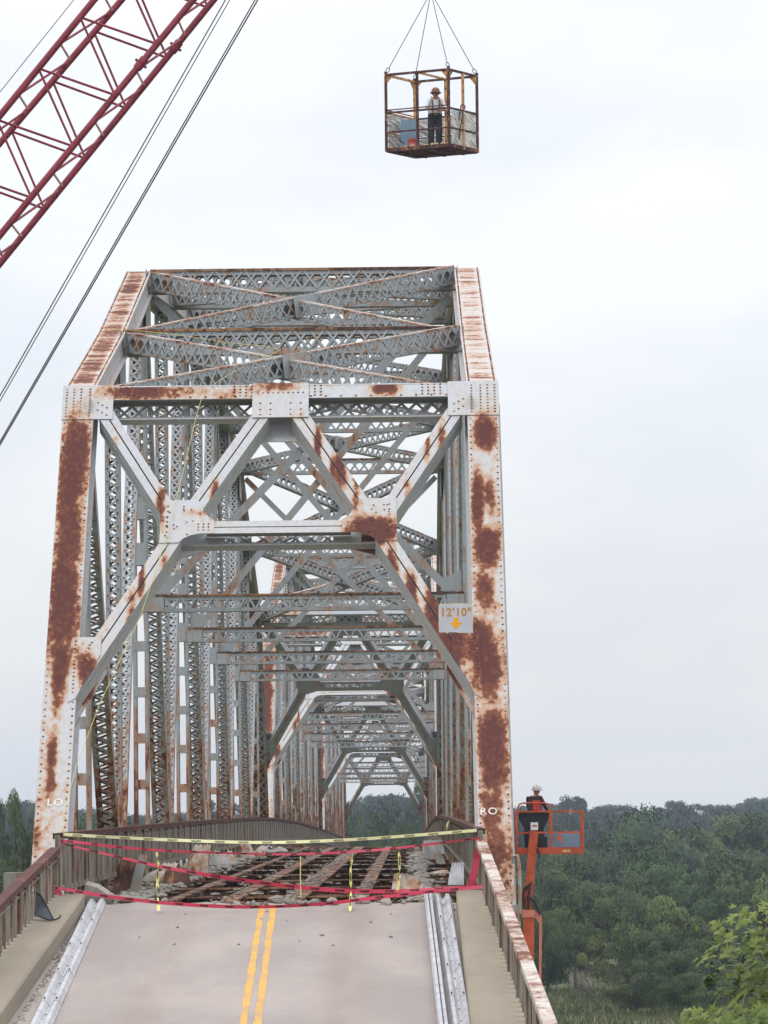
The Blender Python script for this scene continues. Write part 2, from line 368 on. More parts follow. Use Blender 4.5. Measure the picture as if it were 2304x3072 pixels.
tag(mk.build('lane_marking', M['yellow']), 'double yellow centre line on the approach road', 'road marking', kind='structure')

# ------------------------------------------------------------------ the truss spans (built once, in bridge-local metres: y along, z above the deck)
PN, NP = 9.65, 12; LEN = PN*NP; HB = 4.02; ZB = -1.31; PW = .62
UT = {1: 9.89, 2: 12.12, 3: 14.66, 4: 15.4, 5: 16.0, 6: 16.25}
for k in range(7, 12): UT[k] = UT[12-k]
def Lp(sx, k): return V(sx*HB, PN*k, ZB+.1)
def Up(sx, k, dz=-.28): return V(sx*HB, PN*k, UT[k]+dz)
Y0 = 76.5
SP = [(76.5, -1.39, -1.24), (193.6, -1.24, -2.27), (310.7, -2.27, -3.85)]
root = thing('truss_bridge_span', 'nearest rusty grey steel truss span with inclined portal facing the road end', 'bridge', (CX, 0, 0), 'steel truss spans')
def part(mb, name, mat, parent=root, **k): return mb.build(name, mat, parent, **k)

def bars(mb, a0, a1, sdir, half, pitch, bw, bt, ndir, x=False, ph=0):
    """zigzag (or crossed) flat lacing bars between two lines a0->a1 at +-half along sdir"""
    a0 = np.asarray(a0, float); a1 = np.asarray(a1, float); L = np.linalg.norm(a1-a0); d = (a1-a0)/L
    n = max(1, int(round(L/pitch))); st = L/n
    for i in range(n):
        p, q = a0+d*st*i, a0+d*st*(i+1)
        sg = 1 if (i+ph) % 2 else -1
        mb.beam(p-sdir*half*sg, q+sdir*half*sg, bw, bt, np.cross(d*1.0, ndir) if False else np.cross(q-p+sdir*half*2*sg, ndir))
        if x: mb.beam(p+sdir*half*sg+ndir*bt, q-sdir*half*sg+ndir*bt, bw, bt, np.cross(q-p-sdir*half*2*sg, ndir))
def laced(name, p0, p1, w, d, pitch=.14, fl=.085, mat='steel'):
    """two channels joined by zigzag lacing on their front and rear faces"""
    a = nrm(p1-p0); s = V(1, 0, 0); nn = np.cross(a, s); m = MB(); l = MB(); rv = MB()
    for sx in (-1, 1):
        m.beam(p0+s*sx*w/2, p1+s*sx*w/2, .016, d, s)
        for q in (-1, 1): m.beam(p0+s*sx*(w/2-fl/2)+nn*q*(d/2+.008), p1+s*sx*(w/2-fl/2)+nn*q*(d/2+.008), fl, .015, s)
    o = part(m, name, M[mat])
    for q in (-1, 1):
        e = nn*q*(d/2+.024); bars(l, p0+e, p1+e, s, w/2-.05, pitch, .055, .012, nn*q, ph=(q > 0))
    L = np.linalg.norm(p1-p0); c = int(round(L/pitch)); fs = -1 if nn[1] > 0 else 1
    for i in range(c+1):
        rv.rivet(p0+a*L*i/c+nn*fs*(d/2+.032)+s*(w/2-.05)*(-1 if (i+(fs > 0)) % 2 == 0 else 1)*-1, nn*fs, .022)
    part(l, 'lacing', M['lace'], o, kind='stuff'); part(rv, 'rivets', M['rivet'], o, kind='stuff')
    return o
BAT_N = []
def hanger(k, sx):
    p0, p1 = Lp(sx, k), Up(sx, k, -.5); w, d, fl = .36, .30, .085; m = MB()
    for q in (-1, 1):
        m.beam(p0+V(q*w/2, 0, 0), p1+V(q*w/2, 0, 0), .016, d)
        for e in (-1, 1): m.beam(p0+V(q*(w/2-fl/2), e*(d/2+.008), 0), p1+V(q*(w/2-fl/2), e*(d/2+.008), 0), fl, .014)
    o = part(m, 'hanger', M['steel'])
    z = 1.0; rear = MB()
    while z < p1[2]-.3:
        b = MB(); h = .24 if z < 6.2 else .55
        for e in (-1, 1): (b if e < 0 else rear).bx(p0[0]-w/2+.02, p0[0]+w/2-.02, p0[1]+e*(d/2+.022)-.006, p0[1]+e*(d/2+.022)+.006, z-h/2, z+h/2)
        for q in (-1, 1):
            for t in (-.07, 0, .07): b.rivet((p0[0]+q*(w/2-.045), p0[1]-d/2-.028, z+t), (0, -1, 0), .022)
        part(b, 'batten_plate', M['steel'], o); z += 1.12
    part(rear, 'rear_batten_plates', M['steel'], o, kind='stuff')
    return o

def strut(name, p0, p1, depth, th, x, pitch, top=.05, bot=.10, endp=.45, topw=None, mid=False):
    """lattice strut: top and bottom flanges, a lattice web on each side, solid end plates"""
    m = MB(); l = MB(); d = nrm(p1-p0); sd = nrm(np.cross(d, (0, 0, 1))); zd = np.cross(sd, d)
    topw = topw or th+.1
    tf = MB(); tf.beam(p0-zd*top/2, p1-zd*top/2, topw, top, sd); b0 = p0-zd*(depth-bot/2); b1 = p1-zd*(depth-bot/2)
    for q in (-1, 1):
        m.beam(b0+sd*q*th/2, b1+sd*q*th/2, .02, bot, sd); m.beam(p0+sd*q*th/2-zd*(top+.05), p1+sd*q*th/2-zd*(top+.05), .02, .1, sd)
        m.beam(b0+sd*q*(th/2-.05)-zd*bot/2, b1+sd*q*(th/2-.05)-zd*bot/2, .1, .014, sd)
        c0 = p0-zd*(top+depth-bot)/2+sd*q*(th/2+.014)+d*endp; c1 = p1-zd*(top+depth-bot)/2+sd*q*(th/2+.014)-d*endp
        bars(l, c0, c1, zd, (depth-top-bot)/2+.035, pitch, .05, .01, sd*q, x)
    o = part(m, name, M['steel']); part(tf, 'top_flange', M['rusty' if name != 'lateral_brace' else 'edge'], o); part(l, 'lacing', M['lace'], o, kind='stuff')
    if endp > 0:
        for a, c in ((p0, d), (p1, -d)):
            for q in (-1, 1): e = MB(); e.beam(a-zd*depth/2+sd*q*(th/2+.03), a-zd*depth/2+sd*q*(th/2+.03)+c*endp, .014, depth-.02, sd); part(e, 'end_plate', M['steel'], o)
    if mid:
        c = (p0+p1)/2
        for q in (-1, 1): e = MB(); e.beam(c-zd*depth/2+sd*q*(th/2+.10)-d*.42, c-zd*depth/2+sd*q*(th/2+.10)+d*.42, .014, depth+.04, sd); part(e, 'centre_plate', M['steel'], o)
    return o

def box_member(name, p0, p1, nf, sx, attrf, mat, rsp=.17, depth=.5, lace_x=True):
    """closed box: riveted cover plate on the face nf, two webs with angles, crossed lacing on the far face"""
    a = nrm(p1-p0); L = np.linalg.norm(p1-p0); s = V(1, 0, 0); m = MB(); l = MB(); rv = MB(); cv = MB()
    c0, c1 = p0-nf*.02, p1-nf*.02
    m.beam(c0, c1, PW, .03, s)
    for q in (-1, 1):
        wv = s*q*(PW/2-.075)
        m.beam(c0+wv-nf*depth/2, c1+wv-nf*depth/2, .024, depth, s)
        m.beam(c0+s*q*(PW/2-.05)-nf*.025, c1+s*q*(PW/2-.05)-nf*.025, .1, .018, s)
        m.beam(c0+s*q*(PW/2-.02)-nf*depth, c1+s*q*(PW/2-.02)-nf*depth, .13, .02, s)
        m.beam(c0+wv+s*q*.02-nf*(depth-.06), c1+wv+s*q*.02-nf*(depth-.06), .02, .12, s)
        m.beam(c0+wv+s*q*.02-nf*.08, c1+wv+s*q*.02-nf*.08, .02, .10, s)
        n = int(L/rsp)
        for i in range(n+1):
            p = p0+a*L*(i+.5)/(n+1)
            rv.rivet(p+s*q*(PW/2-.055), nf, .025)
            if i % 2 == 0: rv.rivet(p+wv+s*q*.032-nf*.09, s*q, .026); rv.rivet(p+wv-s*q*.014-nf*(depth-.1), -s*q, .026)
    o = part(m, name, M[mat])
    cv.grid(p0-s*(PW/2-.004)+nf*.001, s*(PW-.008), p1-p0, 12, max(10, int(L*8)), attrf)
    part(cv, 'cover_plate', M[mat], o); part(rv, 'rivets', M['rivet'], o, kind='stuff')
    e = -nf*(depth+.035); bars(l, p0+e, p1+e, s, PW/2-.09, .52, .075, .014, -nf, True); part(l, 'lacing', M['lace'], o, kind='stuff')
    return o

# rust patches on the portal face: x from the bridge centre line, s up the slope, half sizes, strength
PATCH = [
 (-4.02, 13.1, .28, .75, .54), (-4.08, 11.3, .28, 1.7, .56), (-4.06, 9.4, .26, 1.4, .52), (-4.05, 8.1, .20, .5, .30), (-4.05, 7.1, .13, .75, .52), (-4.08, 5.0, .10, .75, .46), (-4.0, 3.9, .18, .35, .16), (-4.04, 2.5, .1, .3, .3),
 (4.03, 13.55, .20, .38, .50), (3.87, 11.75, .12, .75, .50), (4.12, 11.8, .11, .5, .42), (4.03, 10.3, .20, .48, .52), (3.98, 9.1, .21, .5, .50), (4.15, 8.8, .12, .4, .3), (3.84, 7.7, .20, .8, .50), (4.0, 7.2, .20, .6, .52), (4.05, 6.45, .2, .3, .3), (4.0, 5.0, .23, 1.0, .52), (3.98, 3.95, .24, .3, .42), (3.98, 2.9, .30, 1.2, .30), (3.96, 3.3, .2, .6, .34), (4.2, 14.3, .16, .5, .22), (4.3, 7, .04, 7, .16), (-4.31, 5, .05, 9, .12), (-3.75, 5, .05, 9, .16),
 (-2.5, 14.72, 1.0, .20, .50), (-1.5, 14.65, .8, .22, .22), (-3.25, 14.7, .2, .15, .3), (0, 14.8, .45, .10, .48), (2.1, 14.75, .26, .14, .50), (.9, 14.85, .2, .06, .3), (-3.9, 14.4, .2, .3, .10),
 (1.9, 10.78, .42, .26, .62), (-1.75, 11.3, .2, .1, .25), (-1.55, 11.28, .2, .06, .35),
 (-3.26, 12.6, .07, .8, .50), (-2.3, 11.5, .10, .5, .5), (-2.2, 12.2, .05, .5, .3), (-1.25, 11.8, .08, .4, .45), (1.2, 12.75, .09, .55, .55), (1.5, 12.3, .05, .6, .36), (.75, 12.9, .06, .8, .5), (1.05, 12.4, .05, .4, .4), (3.2, 13.3, .09, .6, .42), (2.9, 13.2, .06, .5, .36), (2.5, 11.9, .06, .5, .3),
 (2.2, 10.0, .12, .4, .45), (2.55, 9.1, .1, .6, .48), (2.95, 8.6, .14, .6, .5), (3.3, 7.7, .26, .7, .60), (-2.6, 9.6, .06, .5, .4), (-2.15, 9.9, .08, .35, .3), (-2.75, 8.7, .09, .4, .4), (-3.55, 7.2, .14, .35, .55), (3.72, 7.6, .18, .5, .4)]
def rustf(x, s):
    v = .07 if abs(x) > 3.7 else 0.0
    if abs(abs(abs(x)-4.02)-.255) < .05: v = .15    # along the rivet lines
    for px, ps, rx, rs_, am in PATCH:
        ls = rs_ if s > ps else rs_*1.35                 # rust runs further down than up
        e = (abs(x-px)/rx)**2.4 + (abs(s-ps)/ls)**2.4
        if e < 6: v = max(v, am*1.12*math.exp(-e*.62))
    return v
tdir = nrm(V(0, PN, UT[1]-ZB)); PL = math.hypot(PN, UT[1]-ZB); ndir = np.cross(tdir, V(1, 0, 0)); ndir = ndir if ndir[1] < 0 else -ndir

def portal(far):
    def P(x, s, d=0.0):
        p = V(0, 0, ZB)+tdir*s+ndir*d+V(x, 0, 0)
        if far: p[1] = LEN-p[1]
        return p
    A = (lambda x, s: .0) if far else rustf
    nf = P(0, 0, 1)-P(0, 0, 0); td = P(0, 1)-P(0, 0)
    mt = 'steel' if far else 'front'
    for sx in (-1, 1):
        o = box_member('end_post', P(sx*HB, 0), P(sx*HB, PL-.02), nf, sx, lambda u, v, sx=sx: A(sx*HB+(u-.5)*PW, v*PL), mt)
    def plate(name, pts, d, th=.016, parent=root, mat=mt, riv=None):
        bmx = bmesh.new(); vs = [bmx.verts.new((x, s, 0)) for x, s in pts]; bmx.faces.new(vs)
        bmesh.ops.triangulate(bmx, faces=bmx.faces[:]); bmesh.ops.subdivide_edges(bmx, edges=bmx.edges[:], cuts=5, use_grid_fill=True)
        bmesh.ops.triangulate(bmx, faces=bmx.faces[:]); bmx.verts.index_update()
        m = MB(); co = [v.co[:] for v in bmx.verts]
        m.add([P(x, s, d+th) for x, s, _ in co], [[v.index for v in f.verts] for f in bmx.faces], [A(x, s) for x, s, _ in co]); bmx.free()
        m.prism([P(x, s, d) for x, s in pts], nf*(th-.003))
        o = part(m, name, M[mat], parent)
        if riv:
            rv = MB()
            for x, s in riv: rv.rivet(P(x, s, d+th), nf, .024)
            part(rv, 'rivets', M['rivet'], o, kind='stuff')
        return o
    def strip(name, x0, s0, x1, s1, w, slot=.03, depth=.42):
        """built-up brace: two front angles with a slot between, sides and rear angles"""
        dx, ds = x1-x0, s1-s0; L = math.hypot(dx, ds); ux, us = dx/L, ds/L; qx, qs = -us, ux; m = MB(); pl = MB()
        for q in (-1, 1):
            off = q*(w/4+slot/4); wd = w/2-slot/2
            o0 = P(x0+qx*(off-wd/2), s0+qs*(off-wd/2), -.003)
            eu = P(x0+qx*(off+wd/2), s0+qs*(off+wd/2), -.003)-o0; ev = P(x0+ux+0, s0+us)-P(x0, s0); ev = ev*L
            pl.grid(o0, eu, ev, 6, int(L*14), lambda u, v, off=off, wd=wd: A(x0+dx*v+qx*(off+(u-.5)*wd), s0+ds*v+qs*(off+(u-.5)*wd)))
            side = nrm(eu)
            for d0, d1 in ((-.012, -.165), (-.20, -depth)):
                cx_, cs_ = qx*q*(w/2-.012), qs*q*(w/2-.012)
                m.beam(P(x0+cx_, s0+cs_, (d0+d1)/2), P(x1+cx_, s1+cs_, (d0+d1)/2), .014, abs(d1-d0), side)
            for dd in (-.0115, -depth):
                cx_, cs_ = qx*off, qs*off
                m.beam(P(x0+cx_, s0+cs_, dd), P(x1+cx_, s1+cs_, dd), wd, .012, side)
            for t in np.arange(.35, L-.2, .62):
                cx_, cs_ = qx*q*(w/2-.02), qs*q*(w/2-.02)
                m.beam(P(x0+ux*t+cx_, s0+us*t+cs_, -.18), P(x0+ux*(t+.12)+cx_, s0+us*(t+.12)+cs_, -.18), .014, .06, side)
        o = part(m, name, M[mt]); part(pl, 'angle_face', M[mt], o); return o
    # top strut with its rear lattice
    m = MB(); m.grid(P(-3.35, 14.47, .004), P(3.35, 14.47)-P(-3.35, 14.47), P(0, 14.86)-P(0, 14.47), 90, 6, lambda u, v: A(-3.35+6.7*u, 14.47+.39*v))
    b = MB(); b.beam(P(-3.45, 14.665, -.012), P(3.45, 14.665, -.012), .38, .024, td)
    b.beam(P(-3.6, 14.84, -.22), P(3.6, 14.84, -.22), .03, .46, td)
    b.beam(P(-3.6, 14.32, -.45), P(3.6, 14.32, -.45), .2, .02, td); b.beam(P(-3.6, 14.235, -.38), P(3.6, 14.235, -.38), .02, .14, td); b.beam(P(-3.6, 14.8, -.45), P(3.6, 14.8, -.45), .1, .02, td)
    o = part(b, 'portal_strut', M[mt]); part(m, 'front_plate', M[mt], o)
    rv = MB()
    for x in np.arange(-3.3, 3.31, .3): rv.rivet(P(x, 14.52, .005), nf, .028)
    for x0 in (-3.15, -.75, .62, 3.0):
        for x in np.arange(x0-.18, x0+.2, .12):
            for s in np.arange(14.55, 14.85, .09): rv.rivet(P(x, s, .005), nf, .026)
    part(rv, 'rivets', M['rivet'], o, kind='stuff')
    l = MB(); bars(l, P(-3.3, 14.57, -.46), P(3.3, 14.57, -.46), td, .2, .30, .055, .012, -nf, True); part(l, 'lacing', M['lace'], o, kind='stuff')
    # middle strut
    b = MB(); m = MB()
    for s0, s1 in ((10.72, 10.872), (10.898, 11.05)):
        m.grid(P(-1.3, s0, .003), P(1.3, s0)-P(-1.3, s0), P(0, s1)-P(0, s0), 50, 3, lambda u, v, s0=s0: A(-1.3+2.6*u, s0+.15*v))
        b.beam(P(-1.4, (s0+s1)/2, -.008), P(1.4, (s0+s1)/2, -.008), .15, .016, td)
    b.beam(P(-1.4, 11.03, -.2), P(1.4, 11.03, -.2), .016, .4, td); b.beam(P(-1.9, 10.77, -.43), P(1.9, 10.77, -.43), .19, .02, td)
    b.beam(P(-1.9, 10.69, -.36), P(1.9, 10.69, -.36), .02, .14, td); b.beam(P(-1.4, 11.12, -.43), P(1.4, 11.12, -.43), .1, .02, td)
    for sx in (-1, 1): b.beam(P(sx*1.05, 10.98, -.43), P(sx*1.6, 10.98, -.43), .3, .016, td)
    o = part(b, 'portal_strut', M[mt]); part(m, 'front_plate', M[mt], o)
    l = MB(); bars(l, P(-1.1, 10.98, -.44), P(1.1, 10.98, -.44), td, .17, .32, .055, .012, -nf, True); part(l, 'lacing', M['lace'], o, kind='stuff')
    for sx in (-1, 1):
        strip('portal_brace', sx*3.46, 14.06, sx*2.12, 11.3, .33); strip('portal_brace', sx*.37, 14.02, sx*1.68, 11.35, .34)
        strip('knee_brace', sx*2.03, 10.62, sx*4.0, 6.35, .36)
        rr = [(sx*x, s) for x, s in [(2.15+.0*i, 11.45-.14*i) for i in range(7)]] + [(sx*(1.35+.1*i), 10.8+.08*j) for i in range(3) for j in range(3)] + [(sx*(1.65+rng.random()*.55), 10.65+rng.random()*.8) for _ in range(16)]
        plate('gusset_plate', [(sx*x, s) for x, s in ((2.29, 11.62), (1.56, 11.62), (1.47, 11.36), (1.36, 11.16), (1.24, 11.06), (1.24, 10.71), (1.52, 10.71), (1.70, 10.66), (1.84, 10.57), (1.92, 10.47), (2.29, 10.47))], .004, riv=rr)
        plate('gusset_plate', [(sx*x, s) for x, s in ((2.25, 11.5), (1.4, 11.5), (1.3, 11.2), (1.3, 10.72), (1.9, 10.5), (2.25, 10.5))], -.445)
        # corner plate over the post top, and the plate at the foot of the knee
        rr = [(sx*x, s) for x in (3.80, 3.98, 4.12, 4.26) for s in np.arange(14.0, 14.84, .085)] + [(sx*(3.45+.09*(i % 3)), 14.02+.07*i) for i in range(6)]
        plate('gusset_plate', [(sx*3.33, 14.88), (sx*4.345, 14.88), (sx*4.345, 13.91), (sx*3.33, 13.91)], .008, riv=rr)
        rr = [(sx*(3.45+rng.random()*.22), 7.3+rng.random()*.6) for _ in range(10)] + [(sx*3.78, s) for s in np.arange(6.6, 7.95, .1)]
        plate('gusset_plate', [(sx*3.86, 8.0), (sx*3.30, 8.0), (sx*3.30, 7.55), (sx*3.62, 6.75), (sx*3.72, 6.45), (sx*3.86, 6.35)], .006, riv=rr)
        plate('gusset_plate', [(sx*3.75, 8.0), (sx*3.3, 8.0), (sx*3.2, 7.5), (sx*3.75, 6.2)], -.45)
    rr = [(x, s) for x in (-.4, -.2, .2, .4) for s in (13.98, 14.12, 14.3)]+[(x, 14.6) for x in np.arange(-.45, .5, .1)]
    plate('gusset_plate', [(-.56, 14.88), (.56, 14.88), (.56, 13.9), (-.56, 13.9)], .014, riv=rr)
    plate('gusset_plate', [(-.75, 14.3), (.75, 14.3), (.75, 13.7), (-.75, 13.7)], -.47)
portal(False); portal(True)

# chords, posts, diagonals
for sx in (-1, 1):
    for k in range(1, 11):
        p0, p1 = V(sx*HB, PN*k, UT[k]), V(sx*HB, PN*(k+1), UT[k+1]); a = nrm(p1-p0); nf = np.cross(V(1, 0, 0), a); nf = nf if nf[2] > 0 else -nf
        am = .36 if sx < 0 else .22
        box_member('top_chord', p0, p1, nf, sx, lambda u, v, am=am: am*math.exp(-((u-.48)/.36)**6)*(.88+.12*math.sin(v*9+sx*2)*math.sin(v*5+1)), 'chord', rsp=.11)
    m = MB()
    for q in (-1, 1): m.beam(V(sx*HB+q*.2, 0, ZB), V(sx*HB+q*.2, LEN, ZB), .03, .5)
    part(m, 'bottom_chord', M['steel'])
    for k in range(1, 12):
        if k % 2: hanger(k, sx)
        else: laced('post', Lp(sx, k), Up(sx, k, -.4), .32, .36)
    for k in range(1, 12, 2):
        if k < 11: laced('diagonal', Up(sx, k, -.5), Lp(sx, k+1), .42, .36, .15, .095)
        if k > 1: laced('diagonal', Lp(sx, k-1), Up(sx, k, -.5), .29, .30, .13, .08)
    for k in range(1, 12):                    # node plates on the inner faces
        m = MB(); p = Up(sx, k, 0)
        m.bx(p[0]-sx*.235-.008, p[0]-sx*.235+.008, p[1]-.9, p[1]+.9, p[2]-1.5, p[2]-.05) if 1 < k < 11 else m.bx(p[0]-sx*.235-.008, p[0]-sx*.235+.008, p[1]-.5, p[1]+.8, p[2]-1.4, p[2]-.2)
        part(m, 'node_plate', M['steel'])
# cross struts, sway frames and top laterals
for k in range(2, 11):
    strut('top_strut', V(-HB+.3, PN*k, UT[k]+.02), V(HB-.3, PN*k, UT[k]+.02), .58, .34, True, .36, top=.06, bot=.12, endp=.5)
for k in range(3, 11, 2):
    strut('sway_strut', V(-HB+.16, PN*k-.05, 6.72), V(HB-.16, PN*k-.05, 6.72), .42, .26, False, .205, top=.045, bot=.085, endp=.42)
    for q in (-1, 1):
        p0, p1 = V(-q*3.55, PN*k+.04*q, 6.72), V(q*3.6, PN*k+.04*q, UT[k]-.7); m = MB(); d = nrm(p1-p0); nn = np.cross(d, V(0, 1, 0))
        m.beam(p0, p1, .05, .02, nn); m.beam(p0, p1, .20, .016, nn); part(m, 'sway_brace', M['steel'])
        m = MB(); c = V(-q*3.5, PN*k+.04*q-.02, 7.05); m.prism([c+V(-q*.3, 0, -.3), c+V(q*.22, 0, -.3), c+V(q*.12, 0, .02), c+V(-q*.3, 0, .22)], (0, .014, 0)); part(m, 'gusset_plate', M['steel'])
for k in range(1, 11):
    for q in (-1, 1):
        e0 = .06 if q > 0 else -.02
        strut('lateral_brace', V(-q*3.6, PN*k+.15, UT[k]-.02+e0), V(q*3.6, PN*(k+1)-.15, UT[k+1]-.02+e0), .45, .20, True, .32, top=.035, bot=.06, endp=.0, topw=.26, mid=(q > 0))
# floor: cross beams and the stringers left after the deck was torn out
for k in range(0, 13):
    m = MB(); y = PN*k+(.25 if k == 0 else -.25 if k == 12 else 0); m.bx(-3.75, 3.75, y-.16, y+.16, -.27, -.24); m.bx(-3.75, 3.75, y-.012, y+.012, -1.2, -.27); m.bx(-3.75, 3.75, y-.16, y+.16, -1.23, -1.2)
    for x in np.arange(-3.2, 3.3, 1.28): m.bx(x-.01, x+.01, y-.15, y-.012, -1.2, -.27)
    part(m, 'floor_beam', M['rusty'])
    if k < 12:                                # intermediate cross joists between the floor beams
        m = MB(); yj = y+PN/2
        m.bx(-3.3, 3.3, yj-.1, yj+.1, -.33, -.31); m.bx(-3.3, 3.3, yj-.01, yj+.01, -.75, -.33); part(m, 'cross_joist', M['rusty'])
for x, w_ in ((-2.95, .18), (-2.05, .2), (-.93, .30), (.25, .42), (1.52, .30), (2.75, .24)):
    m = MB(); m.bx(x-w_/2, x+w_/2, .2, LEN-.2, -.235, -.20); m.bx(x-.012, x+.012, .2, LEN-.2, -.8, -.235); m.bx(x-.1, x+.1, .2, LEN-.2, -.82, -.8); part(m, 'stringer', M['rusty'])

# painted marks on the two near end posts (nearest span only)
def portal_pt(x, s, d): return V(0, 0, ZB)+tdir*s+ndir*d+V(x, 0, 0)
_nw, _a0 = ndir, V(CX, Y0, -1.39+ZB)
for t_, u_, v_ in (('LO', 165, 2410), ('RO', 1466, 2436)):
    _d = ray(u_, v_); _p = _d*(np.dot(_a0, _nw)/np.dot(_d, _nw)); x = _p[0]-CX; s = (_p[2]+1.39-ZB)/tdir[2]; m = MB(); put_text(m, t_, .205, portal_pt(x, s, .012), (1.05, 0, 0), tdir*1.15, .002, 1.15)
    part(m, 'painted_lettering', M['stencil'], label=f'white painted letters {t_} on the end post')
# brackets at the foot of the near right post
m = MB(); m.bx(4.26, 4.40, .5, .55, -1.5, -.25); m.bx(4.1, 4.42, .25, .8, -.62, -.54); m.tube([(4.30, .75, .48), (4.31, .72, .62), (4.38, .72, .62), (4.41, .7, .48), (4.42, .6, .1), (4.41, .55, -.4)], .035, 6); part(m, 'bracket', M['lace'])
m = MB(); m.bx(-4.7, -4.3, .2, .8, -.9, .42); part(m, 'bracket', M['rail'])

def place(o, i):
    y0, z0, z1 = SP[i]; o.location = (CX, y0, z0); o.rotation_euler = (math.atan2(z1-z0, LEN), 0, 0)
for o in bpy.context.scene.objects:
    if o.parent: KIDS.setdefault(o.parent.name, []).append(o)
place(root, 0)
for i, lab in ((1, 'middle rusty grey steel truss span of the three, seen through the nearest portal'), (2, 'farthest rusty grey steel truss span with the trees showing through its end')):
    c = copy_tree(root, None, ('painted_lettering', 'bracket')); place(c, i); c['label'] = lab

# ------------------------------------------------------------------ railings
def deck_z(y):
    return float(np.interp(y, [60, 73, 98, 128, 165, 190, 234, 256, 310, 395, 430], [-1.39, -1.36, -1.28, -1.21, -1.17, -1.22, -1.50, -1.73, -2.25, -3.30, -3.80]))
def railing(label, path, y0, y1, bay, group, capm='cap'):
    """posts, cap, upper and bottom rails and flat pickets along path(y) -> (x, z at the foot)"""
    H = 1.08; t = thing('railing', label, 'railing', (*path(y0)[:1], y0, path(y0)[1]), group); o0 = np.array(t.location)
    n = int(round(abs(y1-y0)/bay)); ys = np.linspace(y0, y1, n+1)
    def pt(y, h): x, z = path(y); return V(x, y, z+h)
    post = MB(); post.bx(-.045, .045, -.012, .012, -.12, H-.02); post.bx(-.045, -.03, -.05, .05, -.12, H-.02); post.bx(.03, .045, -.05, .05, -.12, H-.02)
    pm = None; low = MB(); rest = MB(); pk = 0; pkm = None
    for i in range(n+1):
        if pm is None: o = post.build('post', M['rail'], t); pm = o.data
        else: o = D.objects.new('post', pm); COL.objects.link(o); o.parent = t
        o.location = pt(ys[i], 0)-o0
        if i == n: break
        a, b = ys[i], ys[i+1]
        m = MB(); m.beam(pt(a, H)+V(0, .01, 0), pt(b, H)-V(0, .01, 0), .17, .02); m.beam(pt(a, H-.05)+V(-.075, .01, 0), pt(b, H-.05)+V(-.075, -.01, 0), .012, .08); m.beam(pt(a, H-.05)+V(.075, .01, 0), pt(b, H-.05)+V(.075, -.01, 0), .012, .08)
        m.build('cap', M[capm], t, o0)
        low.beam(pt(a, .16)+V(0, .06, 0), pt(b, .16)-V(0, .06, 0), .09, .09); low.beam(pt(a, H-.2)+V(0, .06, 0), pt(b, H-.2)-V(0, .06, 0), .06, .03)
        q = max(6, int((b-a)/.20))
        for j in range(1, q):
            y = a+(b-a)*j/q
            if pk < 300:
                if pkm is None:
                    p = MB(); p.bx(-.016, .016, -.088, .088, .2, H-.12); o = p.build('picket', M['rail'], t); pkm = o.data
                else: o = D.objects.new('picket', pkm); COL.objects.link(o); o.parent = t
                o.location = pt(y, 0)-o0; o.rotation_euler = (rng.normal(0, .01), 0, rng.normal(0, .06)); pk += 1
            else:
                c = pt(y, 0); rest.bx(c[0]-.016, c[0]+.016, y-.088, y+.088, c[2]+.2, c[2]+H-.12)
    low.build('lower_rail', M['rail'], t, o0)
    if rest.n: rest.build('pickets', M['rail'], t, o0, kind='stuff')
    return t
railing('rusty bridge railing along the left truss, curving over the crest', lambda y: (-5.93, deck_z(y)), 73.05, 428, 2.9, 'bridge railings')
railing('rusty bridge railing close in front of the right truss posts', lambda y: (1.19, deck_z(y)), 73.6, 428, 2.9, 'bridge railings')
railing('rust capped railing sloping down beside the left kerb walk', lambda y: (-5.95-(73-y)*.0175, rz(y)-.0), 72.85, 29.4, 2.9, 'approach railings')
railing('peeling white capped railing sloping down beside the right kerb walk', lambda y: (1.2+(73-y)*.0172, rz(y)-.0), 73.3, 29.8, 2.9, 'approach railings', 'cap_pale')

# ------------------------------------------------------------------ clearance sign
c = V(.905, 81.75, 3.655); t = thing('clearance_sign', 'square grey clearance sign reading 12\'10" with amber arrow, by the right knee brace', 'sign', tuple(c))
def rrect(w, h, r, n=4):
    pts = []
    for cx_, cz_, a0 in ((w/2-r, h/2-r, 0), (-w/2+r, h/2-r, 90), (-w/2+r, -h/2+r, 180), (w/2-r, -h/2+r, 270)):
        for i in range(n+1): a = R(a0+90*i/n); pts.append((cx_+r*math.cos(a), cz_+r*math.sin(a)))
    return pts
m = MB(); m.prism([(x, .0, z) for x, z in rrect(.645, .575, .05)], (0, .012, 0)); m.build('border', M['signrim'], t)
m = MB(); m.prism([(x, -.003, z) for x, z in rrect(.60, .53, .04)], (0, .003, 0)); m.build('face', M['signface'], t)
m = MB(); put_text(m, "12'10\"", .215, (.0, -.006, .115), (1.0, 0, 0), (0, 0, 1), .006, 1.08); m.build('lettering', M['ink_y'], t)
m = MB(); m.prism([(x, -.0075, z-.09) for x, z in ((-.045, .115), (.045, .115), (.045, .02), (.125, .02), (0, -.105), (-.125, .02), (-.045, .02))], (0, .003, 0)); m.build('arrow', M['arrow'], t)
m = MB(); m.bx(.1, .14, .012, .55, -.05, -.02); m.bx(-.2, -.16, .012, .6, -.2, -.17); m.build('mount', M['steel'], t)

